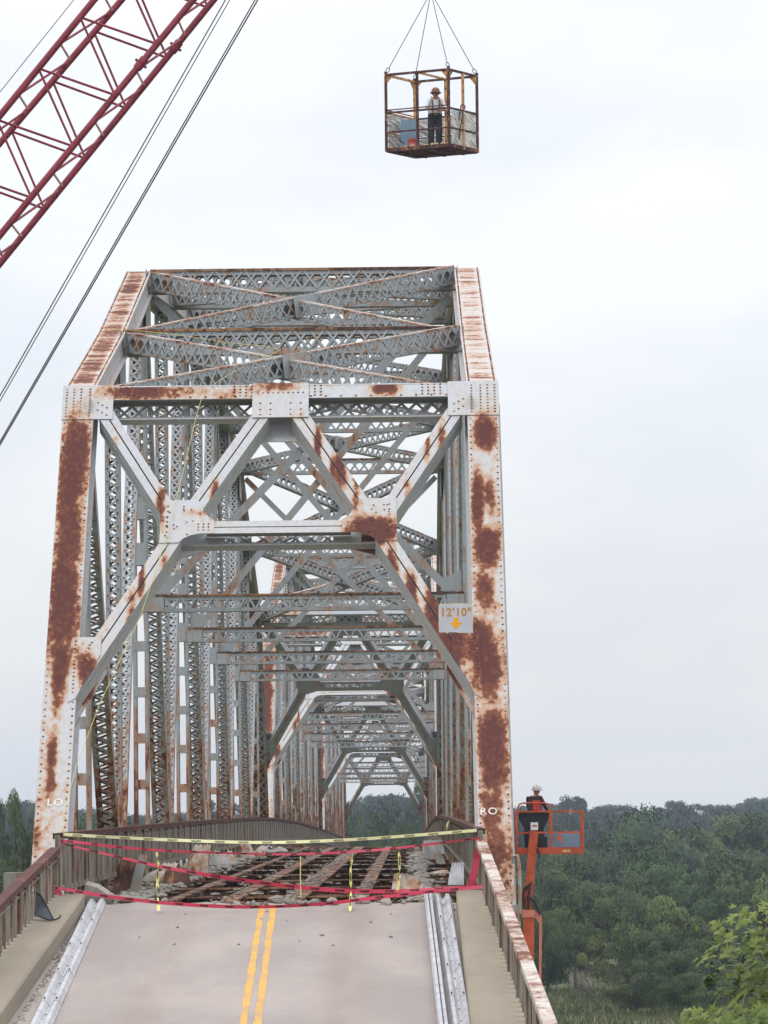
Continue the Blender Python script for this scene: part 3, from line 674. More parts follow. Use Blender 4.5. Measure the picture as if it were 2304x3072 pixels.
# ------------------------------------------------------------------ guardrail beams lying on the road
WP = [(-.155, .0), (-.145, .012), (-.112, .08), (-.062, .08), (-.008, .006), (.008, .006), (.062, .08), (.112, .08), (.145, .012), (.155, .0)]
def wbeam(mb, pa, pb, up_, prof=WP, th=.006):
    pa, pb = np.asarray(pa, float), np.asarray(pb, float); a = nrm(pb-pa); up_ = nrm(np.asarray(up_)-a*np.dot(up_, a)); sd = np.cross(a, up_)
    k = len(prof); vs = [p+sd*x+up_*(z+dz) for dz in (0, -th) for p in (pa, pb) for x, z in prof]
    fs = [(i, i+1, k+i+1, k+i) for i in range(k-1)] + [(2*k+i+1, 2*k+i, 3*k+i, 3*k+i+1) for i in range(k-1)]
    fs += [(i+1, i, 2*k+i, 2*k+i+1) for i in range(k-1)] + [(k+i, k+i+1, 3*k+i+1, 3*k+i) for i in range(k-1)]
    fs += [(0, k, 3*k, 2*k), (k-1, 2*k-1, 4*k-1, 3*k-1)][::1]
    mb.add(vs, fs)
def guard(label, x_of, ys):
    t = thing('guardrail_beam', label, 'guardrail', (x_of(ys[0]), ys[0], rz(ys[0])), 'guardrail beams laid on the road'); o0 = np.array(t.location)
    for i in range(len(ys)-1):
        ya, yb = ys[i], ys[i+1]; m = MB()
        wbeam(m, (x_of(ya), ya, rz(ya)+.012), (x_of(yb-.32), yb-.32, rz(yb-.32)+.022), (0, 0, 1)); m.build('rail_section', M['galv'], t, o0, smooth=False)
        m = MB()
        for dy in (-.05, -.28):
            for dx in (-.085, .085):
                y = ya+dy*.5-.02; h = .085 if abs(dx) < .1 else .02
                m.box((x_of(y)+dx, y, rz(y)+h+.026), (.010, 0, 0), (0, .012, 0), (0, 0, .006)); m.box((x_of(y)+dx, y-.03, rz(y)+h+.022), (.005, 0, 0), (0, .022, 0), (0, 0, .003))
        for f in (.35, .7):
            y = ya+(yb-ya)*f; m.box((x_of(y)+.0, y, rz(y)+.028), (.012, 0, 0), (0, .025, 0), (0, 0, .004))
        m.build('bolts', M['cable'], t, o0, kind='stuff')
guard('long silver corrugated guardrail beam lying along the left kerb', lambda y: -5.37+(74.6-y)*.0235, [74.5, 70.9, 67.5, 64.2, 60.9, 57.4, 53.9, 50.4])
guard('silver corrugated guardrail beam lying against the right kerb', lambda y: .535+(74.6-y)*.0075, [74.4, 70.8, 67.6, 64.3, 61.0, 57.5, 54, 50.5])
for k_, (dx, lab) in enumerate(((-.205, 'first thin guardrail beam on edge beside the right guardrail'), (-.265, 'outermost thin guardrail beam on edge nearest the right traffic lane'))):
    m = MB(); wbeam(m, (.53+dx, 74.5, rz(74.5)+.10), (.70+dx*1.0, 50.5, rz(50.5)+.10), (-1, 0, .1), [(x*.62, z*.42) for x, z in WP])
    tag(m.build('guardrail_beam', M['galv'], None), lab, 'guardrail', 'guardrail beams laid on the road')

# ------------------------------------------------------------------ rubble, slabs and bent sheets
def chunk_mesh(seed):
    rg = np.random.default_rng(seed); bmx = bmesh.new(); bmesh.ops.create_icosphere(bmx, subdivisions=1, radius=1)
    for v in bmx.verts: v.co *= 1+rg.normal(0, .2); v.co.z *= .62
    for v in bmx.verts: v.co.x = max(-.85, min(.85, v.co.x))
    vs = np.array([v.co[:] for v in bmx.verts]); fs = [[v.index for v in f.verts] for f in bmx.faces]; bmx.free(); return vs, fs
CH = [chunk_mesh(i) for i in range(6)]
CM = []
for vs, fs in CH:
    me = D.meshes.new('concrete_chunk'); me.from_pydata(vs.tolist(), [], fs); me.materials.append(M['rubble']); CM.append(me)
def road_edge(x): return float(np.interp(x, ex, ey))
for i in range(64):
    if i < 50: x = rng.triangular(-3.6, -1.9, .25); y = road_edge(x)-.04-abs(rng.normal(0, .13)); s = rng.uniform(.03, .085)*(1.7 if rng.random() < .2 else 1)
    else: x = rng.uniform(-5.0, .2); y = rng.uniform(67, 73.2); s = rng.uniform(.02, .045)
    o = D.objects.new('concrete_chunk', CM[i % 6]); COL.objects.link(o); o.location = (x, y, rz(y)+s*.35)
    o.rotation_euler = (rng.normal(0, .25), rng.normal(0, .25), rng.uniform(0, 6)); o.scale = (s, s*rng.uniform(.7, 1.1), s*rng.uniform(.8, 1.2))
    if i < 50: tag(o, 'pale lump of broken concrete lying along the broken end of the road', 'concrete chunk', 'concrete lumps along the broken road edge')
    else: tag(o, 'small crumb of concrete lying out on the road surface', 'concrete chunk', 'crumbs scattered on the road')
def rubble(label, n, fx, fz, y0, y1, smin, smax, mat='rubble', power=1.0):
    m = MB()
    for i in range(n):
        y = y0+(y1-y0)*rng.random()**power; x = fx(y); s = rng.uniform(smin, smax); vs, fs = CH[rng.integers(6)]
        a = rng.uniform(0, 6); c_, s_ = math.cos(a), math.sin(a); Q = np.array([[c_, -s_, 0], [s_, c_, 0], [0, 0, 1]])
        m.add((vs*s*V(1, rng.uniform(.6, 1.4), rng.uniform(.5, 1))) @ Q.T + V(x, y, fz(y)+s*.2), fs)
    tag(m.build('rubble', M[mat]), label, 'rubble', kind='stuff')
rubble('strip of broken concrete rubble along the left side of the open deck', 560, lambda y: -5.15+rng.normal(0, .26)+.35*max(0, (80-y)/6), lambda y: deck_z(y)-.17, 75, 140, .025, .11, power=1.7)
rubble('strip of broken concrete rubble along the right side of the open deck', 520, lambda y: .22+rng.normal(0, .13), lambda y: deck_z(y)-.17, 75, 150, .03, .11, power=1.6)
rubble('crumbled concrete left on the bare stringers of the open deck', 520, lambda y: CX+(.25, .25, .25, -.93, 1.52)[rng.integers(5)]+rng.normal(0, .085), lambda y: deck_z(y)-.19, 76, 150, .015, .05, power=1.5)
rubble('fine concrete crumbs and grit along both gutters of the road', 700, lambda y: (XL+.03+abs(rng.normal(0, .05))+(.0 if y > 66 else .05)) if rng.random() < .8 else XR-.03-abs(rng.normal(0, .03)), lambda y: rz(y), 55, 73.5, .008, .028, power=.8)
rubble('flakes of broken concrete on the cross beams of the open deck', 900, lambda y: rng.uniform(-5.6, .6), lambda y: deck_z(PN*round((y-Y0)/PN)+Y0)-.22 if True else 0, 76.6, 190, .012, .04) if False else None
m = MB()
for k in range(0, 12):                        # ragged remains on the beam tops
    yb = Y0+PN*k
    for q in range(20):
        x = rng.uniform(-5.9, .95); s = rng.uniform(.02, .055); vs, fs = CH[rng.integers(6)]; m.add(vs*s*V(2.4, 1, .7)+V(x, yb+rng.normal(0, .06), deck_z(yb)-.235), fs)
        vs, fs = CH[rng.integers(6)]; x = rng.uniform(-5.6, .8); yj = yb+PN/2; m.add(vs*s*.8*V(3, 1, .6)+V(x, yj+rng.normal(0, .04), deck_z(yj)-.30), fs)
tag(m.build('rubble', M['rubble']), 'ragged scraps of concrete left on the cross beams of the open deck', 'rubble', kind='stuff')

def sheet(label, c, w, h, az, lean, curl, mat='sheet', waves=2, name='bent_sheet', jag=.012):
    """a torn, curled sheet of steel: c is its foot"""
    m = MB(); nu, nv = 14, 8; vs = []; ph = rng.uniform(0, 6)
    for side in (0, -.012):
        for j in range(nv+1):
            for i in range(nu+1):
                u = (i/nu-.5)*w*(1-.25*j/nv); v = j/nv*h*(1+jag*4*math.sin(i*2.1+ph)*(j/nv)); d = curl*h*(j/nv)**2 + .05*w*math.sin(waves*math.pi*i/nu+ph)*(.3+j/nv)+side
                vs.append((u, d, v))
    vs = np.array(vs); cl, sl_ = math.cos(lean), math.sin(lean); vs = np.stack([vs[:, 0], vs[:, 1]*cl+vs[:, 2]*sl_, -vs[:, 1]*sl_+vs[:, 2]*cl], 1)
    ca, sa = math.cos(az), math.sin(az); vs = np.stack([vs[:, 0]*ca-vs[:, 1]*sa, vs[:, 0]*sa+vs[:, 1]*ca, vs[:, 2]], 1)
    k = (nu+1)*(nv+1); fs = []
    for j in range(nv):
        for i in range(nu):
            a = j*(nu+1)+i; fs += [(a, a+1, a+nu+2, a+nu+1), (k+a+1, k+a, k+a+nu+1, k+a+nu+2)]
    for i in range(nu): a = nv*(nu+1)+i; fs += [(i+1, i, k+i, k+i+1), (a, a+1, k+a+1, k+a)]
    for j in range(nv): a = j*(nu+1); b = a+nu; fs += [(a, a+nu+1, k+a+nu+1, k+a), (b+nu+1, b, k+b, k+b+nu+1)]
    m.add(vs, fs); return tag(m.build(name, M[mat], None, smooth=False), label, 'scrap sheet') if not m.v is None and not setattr(sheet, 'last', m) else None
def put_sheet(label, u, v, z, *a, **k):
    d = ray(u, v); t_ = z/d[2]; p = d*t_; o = sheet(label, p, *a, **k); o.location = tuple(p); return o
put_sheet('tall rusty plate standing upright at the broken left edge of the deck', 405, 2688, -1.55, .42, .80, R(-58), R(8), .12, waves=1)
put_sheet('dark rusty plate leaning behind the tall upright plate on the left', 372, 2682, -1.55, .5, .72, R(-20), R(16), .1, 'rusty', waves=1)
SH = [(452, 2645, .55, .42, -40, 35, .5, 'torn'), (490, 2640, .5, .5, -20, 20, .6, 'torn'), (548, 2620, .5, .55, -60, 30, .35, 'torn'), (590, 2622, .62, .75, -25, 12, .25, 'torn'), (560, 2600, .5, .45, 20, 40, .5, 'sheet'), (668, 2598, .8, .55, 8, 30, .3, 'sheet'), (690, 2570, .55, .6, -30, 15, .5, 'torn'), (745, 2572, .5, .65, 20, 20, .45, 'torn'), (775, 2566, .5, .6, -25, 35, .5, 'torn'), (815, 2556, 1.3, .35, 4, 50, .3, 'sheet'), (530, 2650, .6, .35, 5, 20, .2, 'rusty')]
SL = ['pale curled sheet lowest of the heap beside the hanging yellow tape', 'pale torn sheet curling over behind the hanging yellow tape', 'ribbed pale sheet on edge in the middle of the left scrap heap', 'largest pale curved sheet of the left scrap heap', 'small grey sheet folded flat behind the pale heap on the left', 'broad dark grey sheet in the middle of the left side of the deck', 'pale curled sheet above the broad dark sheet', 'pale crumpled sheet right of the broad dark sheet', 'thin pale sheet leaning right at the far end of the left heap', 'long flat grey sheet at the far end of the left heap', 'dark rusty sheet lying low in front of the left heap']
for lab, (u, v, w_, h_, az, le, cu_, mt) in zip(SL, SH): put_sheet(lab, u, v, -1.42, w_, h_, R(az), R(le), cu_, mt, waves=3)
put_sheet('light grey sheet folded like a tent at the right end of the torn deck', 1222, 2672, -1.47, .62, .30, R(10), R(55), -.5, 'torn', waves=2)
put_sheet('grey curved sheet standing by the right railing behind the red tape', 1368, 2655, -1.45, .34, .48, R(-15), R(10), .3, 'galv', waves=1)
put_sheet('rusty curled sheet at the far right of the torn deck', 1322, 2590, -1.40, .5, .55, R(60), R(10), .4, 'sheet', waves=2)
put_sheet('white bent sheet lying flat beside the right rubble strip', 1318, 2622, -1.45, .5, .25, R(0), R(65), .2, 'torn', waves=1)
put_sheet('grey plate at the far right end beside the railing', 1300, 2562, -1.38, .8, .5, R(5), R(15), .1, 'sheet', waves=1)
put_sheet('small upright grey post plate in the right rubble', 1288, 2578, -1.38, .35, .5, R(0), R(5), .1, 'sheet', waves=1)
m = MB()
for i in range(26):
    x = rng.uniform(-4.8, .5) if i % 3 else rng.uniform(-.4, .6); y = road_edge(x)+rng.uniform(-.1, .5); z = rz(74)-.08; a = rng.uniform(-1, 1); L_ = rng.uniform(.3, .9)
    m.tube([(x, y, z-.1), (x+a*L_*.3, y+.1, z+.02+rng.uniform(0, .08)), (x+a*L_*.7, y+.2, z+rng.uniform(.02, .2)), (x+a*L_, y+.3, z+rng.uniform(-.05, .1))], .009, 4)
tag(m.build('rebar', M['rusty']), 'thin bent reinforcing rods sticking out of the broken road edge', 'rebar', kind='stuff')
# dark bent panel on the left kerb walk
d = ray(128, 2762); zc = None
yk = (-1.41-75*SLOPE+.305)/(d[2]/d[1]-SLOPE); zc = rz(yk)+.305    # where that line of sight meets the kerb top
t = thing('plastic_scrap', 'dark grey bent plastic panel leaning on the railing on the left kerb walk', 'plastic scrap', (float(d[0]*yk/d[1]), yk, zc))
m = MB(); P_ = [(-.11, .5, .42), (-.06, .35, .38), (-.10, .05, .02), (.02, .1, .30), (.14, 0, .16), (.20, -.05, .03), (.02, -.12, .03), (-.1, -.1, .16)]
m.add([(-.13, .3, .44), (-.06, .25, .40), (-.02, .2, .33), (.06, .1, .22), (.13, 0, .10), (.17, -.05, .02), (-.13, .1, .12), (-.1, .0, .10), (-.02, -.05, .06), (.08, -.08, .02)], [(0, 1, 2, 6), (6, 2, 3, 7), (7, 3, 4, 8), (8, 4, 5, 9)])
m.add(np.array([(-.13, .3, .44), (-.06, .25, .40), (-.02, .2, .33), (.06, .1, .22), (.13, 0, .10), (.17, -.05, .02), (-.13, .1, .12), (-.1, .0, .10), (-.02, -.05, .06), (.08, -.08, .02)])+V(.004, .018, -.008), [(6, 2, 1, 0), (7, 3, 2, 6), (8, 4, 3, 7), (9, 5, 4, 8)])
m.build('panel', M['grey_panel'], t)
m = MB(); m.tube([(-.13, .1, .12), (-.1, 0, .09), (0, -.06, .05), (.1, -.1, .015), (.2, -.12, .015), (.27, -.08, .04), (.285, -.02, .08)], .014, 5); m.tube([(-.13, .3, .44), (-.05, .24, .40), (.06, .1, .23), (.17, -.05, .03)], .012, 5); m.build('rim', M['black'], t)
m = MB(); put_ = None
m.prism([(-5.55, 74.1, -1.15), (-5.35, 74.1, -1.2), (-5.05, 74.3, -1.42), (-5.1, 74.3, -1.5), (-5.6, 74.1, -1.42)], (0, .5, .05))
tag(m.build('concrete_block', M['rubble']), 'broken wedge of concrete at the end of the left kerb walk', 'concrete block')
m = MB(); vs, fs = CH[2]; m.add(vs*V(.26, .2, .13)+V(-4.95, 74.4, -1.42), fs); tag(m.build('concrete_block', M['rubble']), 'rounded pale concrete lump beyond the end of the left guardrail beam', 'concrete block')

# ------------------------------------------------------------------ barrier tape and twine
def ribbon(pts, w, twist=0.0, seed=0, steps=10):
    """a narrow tape along a smooth path; returns the builder, sample centres, tangents and width directions"""
    pts = [np.asarray(p, float) for p in pts]; out = []
    for i in range(len(pts)-1):
        p0, p1, p2, p3 = pts[max(i-1, 0)], pts[i], pts[i+1], pts[min(i+2, len(pts)-1)]
        for j in range(steps): t = j/steps; out.append(.5*((2*p1)+(-p0+p2)*t+(2*p0-5*p1+4*p2-p3)*t*t+(-p0+3*p1-3*p2+p3)*t**3))
    out.append(pts[-1]); C = np.array(out); T = np.gradient(C, axis=0); T /= np.linalg.norm(T, axis=1)[:, None]
    rg = np.random.default_rng(seed); ph = rg.uniform(0, 6, 3); n = len(C); s = np.linspace(0, 1, n); W = []
    for i in range(n):
        a = twist*(math.sin(s[i]*9+ph[0])+.5*math.sin(s[i]*23+ph[1])); up_ = np.cross(T[i], (0, 1, 0)); up_ = nrm(up_); W.append(up_*math.cos(a)+V(0, 1, 0)*math.sin(a))
    W = np.array(W); ww = w[:] if hasattr(w, '__len__') else [w, w]; ww = np.interp(s, np.linspace(0, 1, len(ww)), ww)
    m = MB(); vs = np.stack([C-W*ww[:, None]/2, C+W*ww[:, None]/2], 1).reshape(-1, 3); m.add(vs, [(2*i, 2*i+2, 2*i+3, 2*i+1) for i in range(n-1)])
    return m, C, T, W
def lettered_tape(name, label, cat, pts, w, mat, word, size, step, ink, flip, twist=.0, seed=0, parent=None, group=None, box=None):
    m, C, T, W = ribbon(pts, w, twist, seed)
    o = tag(m.build(name, M[mat]), label, cat, group)
    L = np.concatenate([[0], np.cumsum(np.linalg.norm(np.diff(C, axis=0), axis=1))]); tm = MB()
    for d_ in np.arange(step*.6, L[-1]-step*.4, step):
        c = np.array([np.interp(d_, L, C[:, i]) for i in range(3)]); t_ = nrm([np.interp(d_, L, T[:, i]) for i in range(3)]); w_ = nrm([np.interp(d_, L, W[:, i]) for i in range(3)])
        nn = nrm(np.cross(t_, w_)); nn = nn if nn[1] < 0 else -nn; f = -1 if flip else 1
        if t_[0] < 0 or (abs(t_[0]) < .3 and t_[2] > 0): t_ = -t_; w_ = -w_
        if w_[2] < 0 and abs(t_[0]) > .3: w_ = -w_
        put_text(tm, word, size, c+nn*.004, t_*f*.92, w_*f, .003)
    if tm.n: tm.build('lettering', M[ink], o)
    return o
TY = 73.15
def tp(u, v, y=TY): return at_y(u, v, y)
lettered_tape('caution_tape', 'highest yellow CAUTION tape strung across between the two railings', 'barrier tape', [tp(190, 2503), tp(330, 2511), tp(600, 2523), tp(830, 2527), tp(1100, 2516), tp(1430, 2491)], .052, 'tape_yp', 'CAUTION', .040, .40, 'ink_soft', True, .25, 1)
lettered_tape('danger_tape', 'upper narrow red DANGER tape strung below the yellow tape', 'barrier tape', [tp(165, 2519), tp(420, 2547), tp(700, 2560), tp(900, 2562), tp(1150, 2548), tp(1440, 2514)], [.05, .04, .03, .04, .03], 'tape_r', 'DANGER', .026, .42, 'ink', False, .35, 2)
lettered_tape('danger_tape', 'middle red DANGER tape slanting down from the left railing to the right kerb', 'barrier tape', [tp(165, 2526), tp(330, 2565), tp(520, 2607), tp(760, 2645), tp(980, 2669), tp(1150, 2674), tp(1330, 2666), tp(1452, 2659)], [.03, .045, .07, .075, .06, .07], 'tape_r', 'DANGER', .042, .42, 'ink', False, .35, 3)
lettered_tape('danger_tape', 'lowest red DANGER tape drooping in front of the broken road edge', 'barrier tape', [tp(185, 2684, 72.6), tp(166, 2672, 72.6), tp(168, 2664, 72.6), tp(330, 2690, 72.6), tp(520, 2711, 72.6), tp(740, 2721, 72.6), tp(950, 2713, 72.6), tp(1120, 2694, 72.6), tp(1300, 2674, 72.6), tp(1450, 2660, 72.6)], .06, 'tape_r', 'DANGER', .036, .42, 'ink', False, .35, 4)
m, *_ = ribbon([tp(1442, 2518), tp(1432, 2560), tp(1426, 2600), tp(1412, 2662)], [.05, .1, .11, .12], .15, 5); tag(m.build('danger_tape', M['tape_r']), 'short red tape hanging straight down the right railing', 'barrier tape')
def hang(label, pts, w, seed): return lettered_tape('caution_tape', label, 'barrier tape', pts, w, 'tape_y', 'CAUTION', .036, .25, 'ink', False, 1.1, seed)
hang('yellow CAUTION tape hanging down at the left over the rubble', [tp(470, 2556), tp(474, 2600), tp(472, 2660), tp(476, 2732, 72.4)], .05, 11)
hang('yellow CAUTION tape hanging from the red tape, left of the two in the middle', [tp(1058, 2560), tp(1052, 2610), tp(1053, 2670), tp(1050, 2735, 72.4)], .05, 12)
hang('yellow CAUTION tape hanging from the red tape, right of the two in the middle', [tp(1197, 2556), tp(1199, 2610), tp(1196, 2650), tp(1192, 2682)], .05, 13)
m = MB(); m.tube([tp(1100+80-200+0*1, 2733, 72.4) if False else tp(1058, 2734, 72.4), tp(1066, 2734, 72.4)], .006, 4)
tw = MB(); tw.tube([tp(902, 2570), tp(901, 2630), tp(903, 2692)], .008, 4); tag(tw.build('twine', M['tape_y']), 'thin yellow tape strand hanging in the middle of the deck', 'twine')
tw = MB(); tw.tube([tp(1347, 2462, 120), tp(1343, 2478, 120), tp(1341, 2490, 120)], [.02, .05, .01], 4); tag(tw.build('ribbon', M['tape_y']), 'small yellow green ribbon tied on the right railing', 'ribbon')
# yellow twine hanging down the left of the portal
A0 = V(CX, Y0, -1.39+ZB); _nd = ndir
def on_portal(u, v, d=.12):
    dd = ray(u, v); p0 = A0+_nd*d; return dd*(np.dot(p0, _nd)/np.dot(dd, _nd))
tw = MB(); tw.tube([tp(175, 2500, 74), on_portal(230, 2295), on_portal(300, 2110), on_portal(424, 1842), on_portal(500, 1610), on_portal(563, 1359), on_portal(590, 1243), on_portal(612, 1172), at_y(700, 1115, 89), at_y(842, 1050, 92), at_y(800, 1040, 93), at_y(700, 1030, 94), at_y(500, 1000, 95), at_y(330, 985, 95.3)], .006, 4)
tag(tw.build('twine', M['rope']), 'long yellow twine hanging from the top chord down the left portal brace', 'twine')

# ------------------------------------------------------------------ people
def human(name, label, loc, az, J, rad, mats, scale=1.0, waist=None):
    """one continuous body grown over a skeleton; J joint -> point, bones link joints; faces take the material of the nearest bone"""
    bones = [('pelvis', 'spine'), ('spine', 'chest'), ('chest', 'neck'), ('neck', 'head'), ('head', 'crown')]
    for s in 'LR':
        bones += [('pelvis', 'hip'+s), ('hip'+s, 'knee'+s), ('knee'+s, 'ankle'+s), ('ankle'+s, 'toe'+s), ('chest', 'sho'+s), ('sho'+s, 'elb'+s), ('elb'+s, 'wri'+s), ('wri'+s, 'palm'+s)]
    names = list(J); idx = {k: i for i, k in enumerate(names)}
    me = D.meshes.new('body_base'); me.from_pydata([J[k] for k in names], [(idx[a], idx[b]) for a, b in bones], [])
    ob = D.objects.new('body_base', me); COL.objects.link(ob)
    md = ob.modifiers.new('skin', 'SKIN'); md.use_smooth_shade = True
    for i, k in enumerate(names):
        sv = me.skin_vertices[0].data[i]; r_ = rad.get(k, rad.get(k[:-1], .05)); sv.radius = r_ if isinstance(r_, tuple) else (r_, r_); sv.use_root = (k == 'pelvis')
    sb = ob.modifiers.new('sub', 'SUBSURF'); sb.levels = 2; sb.render_levels = 2
    dg = bpy.context.evaluated_depsgraph_get(); bm_ = D.meshes.new_from_object(ob.evaluated_get(dg)); D.objects.remove(ob)
    bm_.name = 'body'; bm_.materials.clear(); used = list(dict.fromkeys(mats.values()))
    for u_ in used: bm_.materials.append(M[u_])
    B = [(np.array(J[a]), np.array(J[b]), (a, b)) for a, b in bones]
    def key(a, b):
        for k in (b, a): 
            kk = k if k in mats else k[:-1]
            if kk in mats: return mats[kk]
        return used[0]
    for p in bm_.polygons:
        c = np.array(p.center[:]); best = 9; bk = None
        for a, b, k in B:
            ab = b-a; t = np.clip((c-a)@ab/(ab@ab), 0, 1); dd = np.linalg.norm(c-a-ab*t)-.3*rad_of(rad, k[1])
            if dd < best: best, bk, bt = dd, k, t
        mk_ = key(*bk)
        if waist and mk_ == waist[0] and c[2] < waist[2]: mk_ = waist[1]
        p.material_index = used.index(mk_); p.use_smooth = True
    t = thing(name, label, 'person', loc, None, (0, 0, az)); t.scale = (scale,)*3
    o = D.objects.new('body', bm_); COL.objects.link(o); o.parent = t
    # fingers and face
    f = MB()
    for s in 'LR':
        w_, pm = np.array(J['wri'+s]), np.array(J['palm'+s]); d = nrm(pm-w_); q = nrm(np.cross(d, (0, 0, 1))); up_ = np.cross(q, d)
        for k, ln in enumerate((.062, .075, .07, .055)):
            b0 = pm-d*.01+q*(k-1.5)*.019; f.tube([b0, b0+d*ln*.55-up_*.012, b0+d*ln-up_*.035], [.0095, .009, .0075], 5)
        b0 = w_+(pm-w_)*.5+q*.03*(1 if s == 'L' else -1); f.tube([b0, b0+d*.03+q*.02*(1 if s == 'L' else -1), b0+d*.06+q*.015*(1 if s == 'L' else -1)-up_*.015], [.012, .011, .009], 5)
    f.build('fingers', M['skin'], t)
    hc = np.array(J['head']); h = MB()
    h.tube([hc+V(0, .085, .03), hc+V(0, .115, -.015), hc+V(0, .09, -.03)], [.012, .018, .014], 5)
    for q in (-1, 1): h.tube([hc+V(q*.083, -.005, .03), hc+V(q*.095, -.015, .0), hc+V(q*.083, -.0, -.035)], [.012, .018, .01], 5)
    h.build('nose_and_ears', M['skin'], t)
    e = MB()
    for q in (-1, 1): e.rivet(hc+V(q*.033, .092, .02), (0, 1, 0), .011)
    e.box(hc+V(0, .098, -.055), (.024, 0, 0), (0, .004, 0), (0, 0, .003)); e.build('eyes_and_mouth', M['ink'], t)
    return t
def rad_of(rad, k):
    r_ = rad.get(k, rad.get(k[:-1], .05)); return max(r_) if isinstance(r_, tuple) else r_
RAD = {'pelvis': (.165, .125), 'spine': (.165, .125), 'chest': (.17, .12), 'neck': .062, 'head': (.085, .10), 'crown': (.07, .085), 'hip': .10, 'knee': .068, 'ankle': .05, 'toe': .045, 'sho': .075, 'elb': .05, 'wri': .034, 'palm': (.042, .022)}
def hat(t, hc, mat, brim_all, r_=.135):
    m = MB(); prof = [(r_*1.0, 0), (r_*1.02, .02), (r_*.98, .06), (r_*.82, .105), (r_*.5, .135), (.01, .145)]; n = 16; vs = []
    for rr, z in prof:
        for k in range(n): a = 2*math.pi*k/n; vs.append((rr*.92*math.cos(a), rr*1.08*math.sin(a), z))
    m.add(vs, [(j*n+k, j*n+(k+1) % n, (j+1)*n+(k+1) % n, (j+1)*n+k) for j in range(len(prof)-1) for k in range(n)])
    vs = []
    for sc_, z in ((1.0, .012), (1.38, -.012), (1.38, -.022), (1.0, 0)):
        for k in range(n):
            a = 2*math.pi*k/n; q = sc_ if (brim_all or math.sin(a) > .35) else min(sc_, 1.06); vs.append((r_*.92*q*math.cos(a), r_*1.08*q*math.sin(a), z))
    m.add(vs, [(j*n+k, j*n+(k+1) % n, ((j+1) % 4)*n+(k+1) % n, ((j+1) % 4)*n+k) for j in range(4) for k in range(n)])
    m.tube([(0, r_*1.05, .03), (0, r_*.85, .11), (0, 0, .152), (0, -r_*.85, .11), (0, -r_*1.05, .03)], .010, 5)
    o = m.build('hard_hat', M[mat], t, smooth=True); o.location = tuple(hc); return o

# ------------------------------------------------------------------ work cage hanging from the crane
def cz(u, v, y): return at_y(u, v, y)
ZT, ZF = 24.02, 21.5
cN = V(cz(1345, 202, 139)[0], 139.0, 0); cL = V(cz(1157, 216, 139.9)[0], 139.95, 0); cR = V(cz(1430, 208, 140.3)[0], 140.4, 0); cB = cL+cR-cN
cage = thing('work_cage', 'rusty yellow open work cage hanging from four wire slings above the bridge', 'work cage', (*((cN+cB)/2)[:2], ZF)); og = np.array(cage.location)
def Z(p, z): return V(p[0], p[1], z)
corners = [cL, cN, cR, cB]
def cpart(name, mat, m, **k): return m.build(name, M[mat], cage, og, **k)
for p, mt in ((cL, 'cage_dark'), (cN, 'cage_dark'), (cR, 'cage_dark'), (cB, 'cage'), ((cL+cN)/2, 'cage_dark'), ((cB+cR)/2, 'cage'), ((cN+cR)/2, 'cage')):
    m = MB(); m.beam(Z(p, ZF), Z(p, ZT), .075, .075, nrm(cN-cL)); cpart('cage_post', mt, m)
for z, hh, nm in ((ZT, .075, 'top_rail'), (ZF+1.27, .06, 'hand_rail'), (ZF+1.36, .03, 'hand_rail'), (ZF+.63, .045, 'mid_rail'), (ZF+.05, .12, 'toe_board')):
    for a, b in zip(corners, corners[1:]+corners[:1]):
        if nm == 'hand_rail' and hh == .03 and (a is cR or a is cN): continue
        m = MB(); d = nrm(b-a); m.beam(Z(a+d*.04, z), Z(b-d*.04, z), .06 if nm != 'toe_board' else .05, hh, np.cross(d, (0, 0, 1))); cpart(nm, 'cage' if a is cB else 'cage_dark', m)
m = MB(); m.beam(Z((cL+cN)/2, ZT), Z((cB+cR)/2, ZT), .06, .06); cpart('top_rail', 'cage', m)
for p, q, w_ in ((cL, cB, cN), (cN, cL, cR), (cR, cN, cB), (cB, cR, cL)):
    for o_ in (q, w_):
        d = nrm(o_-p); m = MB(); e = np.cross(d, (0, 0, 1))*.012; m.prism([Z(p+d*.03, ZT-.03)-e, Z(p+d*.26, ZT-.03)-e, Z(p+d*.03, ZT-.30)-e], e*2); cpart('corner_gusset', 'cage', m)
m = MB(); m.prism([Z(p, ZF-.03) for p in corners], (0, 0, .05)); cpart('floor_plate', 'cage_dark', m)
m = MB()
for t_ in (.2, .5, .8): a = cL+(cN-cL)*t_; m.beam(Z(a+(cB-cL)*.04, ZF-.045), Z(a+(cB-cL)*.96, ZF-.045), .06, .03)
cpart('floor_joists', 'cage_dark', m, kind='stuff')
def crumple(a, b, z0, z1, seed, amp=.05, nu=16, nv=12):
    rg = np.random.default_rng(seed); m = MB(); n_ = nrm(np.cross(b-a, (0, 0, 1))); vs = []
    fq = rg.uniform(2, 7, (6, 2)); fp = rg.uniform(0, 6, 6)
    for sgn in (0, .008):
        for j in range(nv+1):
            for i in range(nu+1):
                u, w_ = i/nu, j/nv; h = sum(abs(math.sin(fq[k, 0]*u*2+fq[k, 1]*w_*2+fp[k])) for k in range(6))/6-.6
                vs.append(Z(a+(b-a)*u, z0+(z1-z0)*w_)+n_*(h*amp*2+sgn))
    k = (nu+1)*(nv+1); m.add(vs, [(s_*k+j*(nu+1)+i, s_*k+j*(nu+1)+i+1, s_*k+(j+1)*(nu+1)+i+1, s_*k+(j+1)*(nu+1)+i) for s_ in (0, 1) for j in range(nv) for i in range(nu)]); return m
inn = nrm(cN-cL)*.05
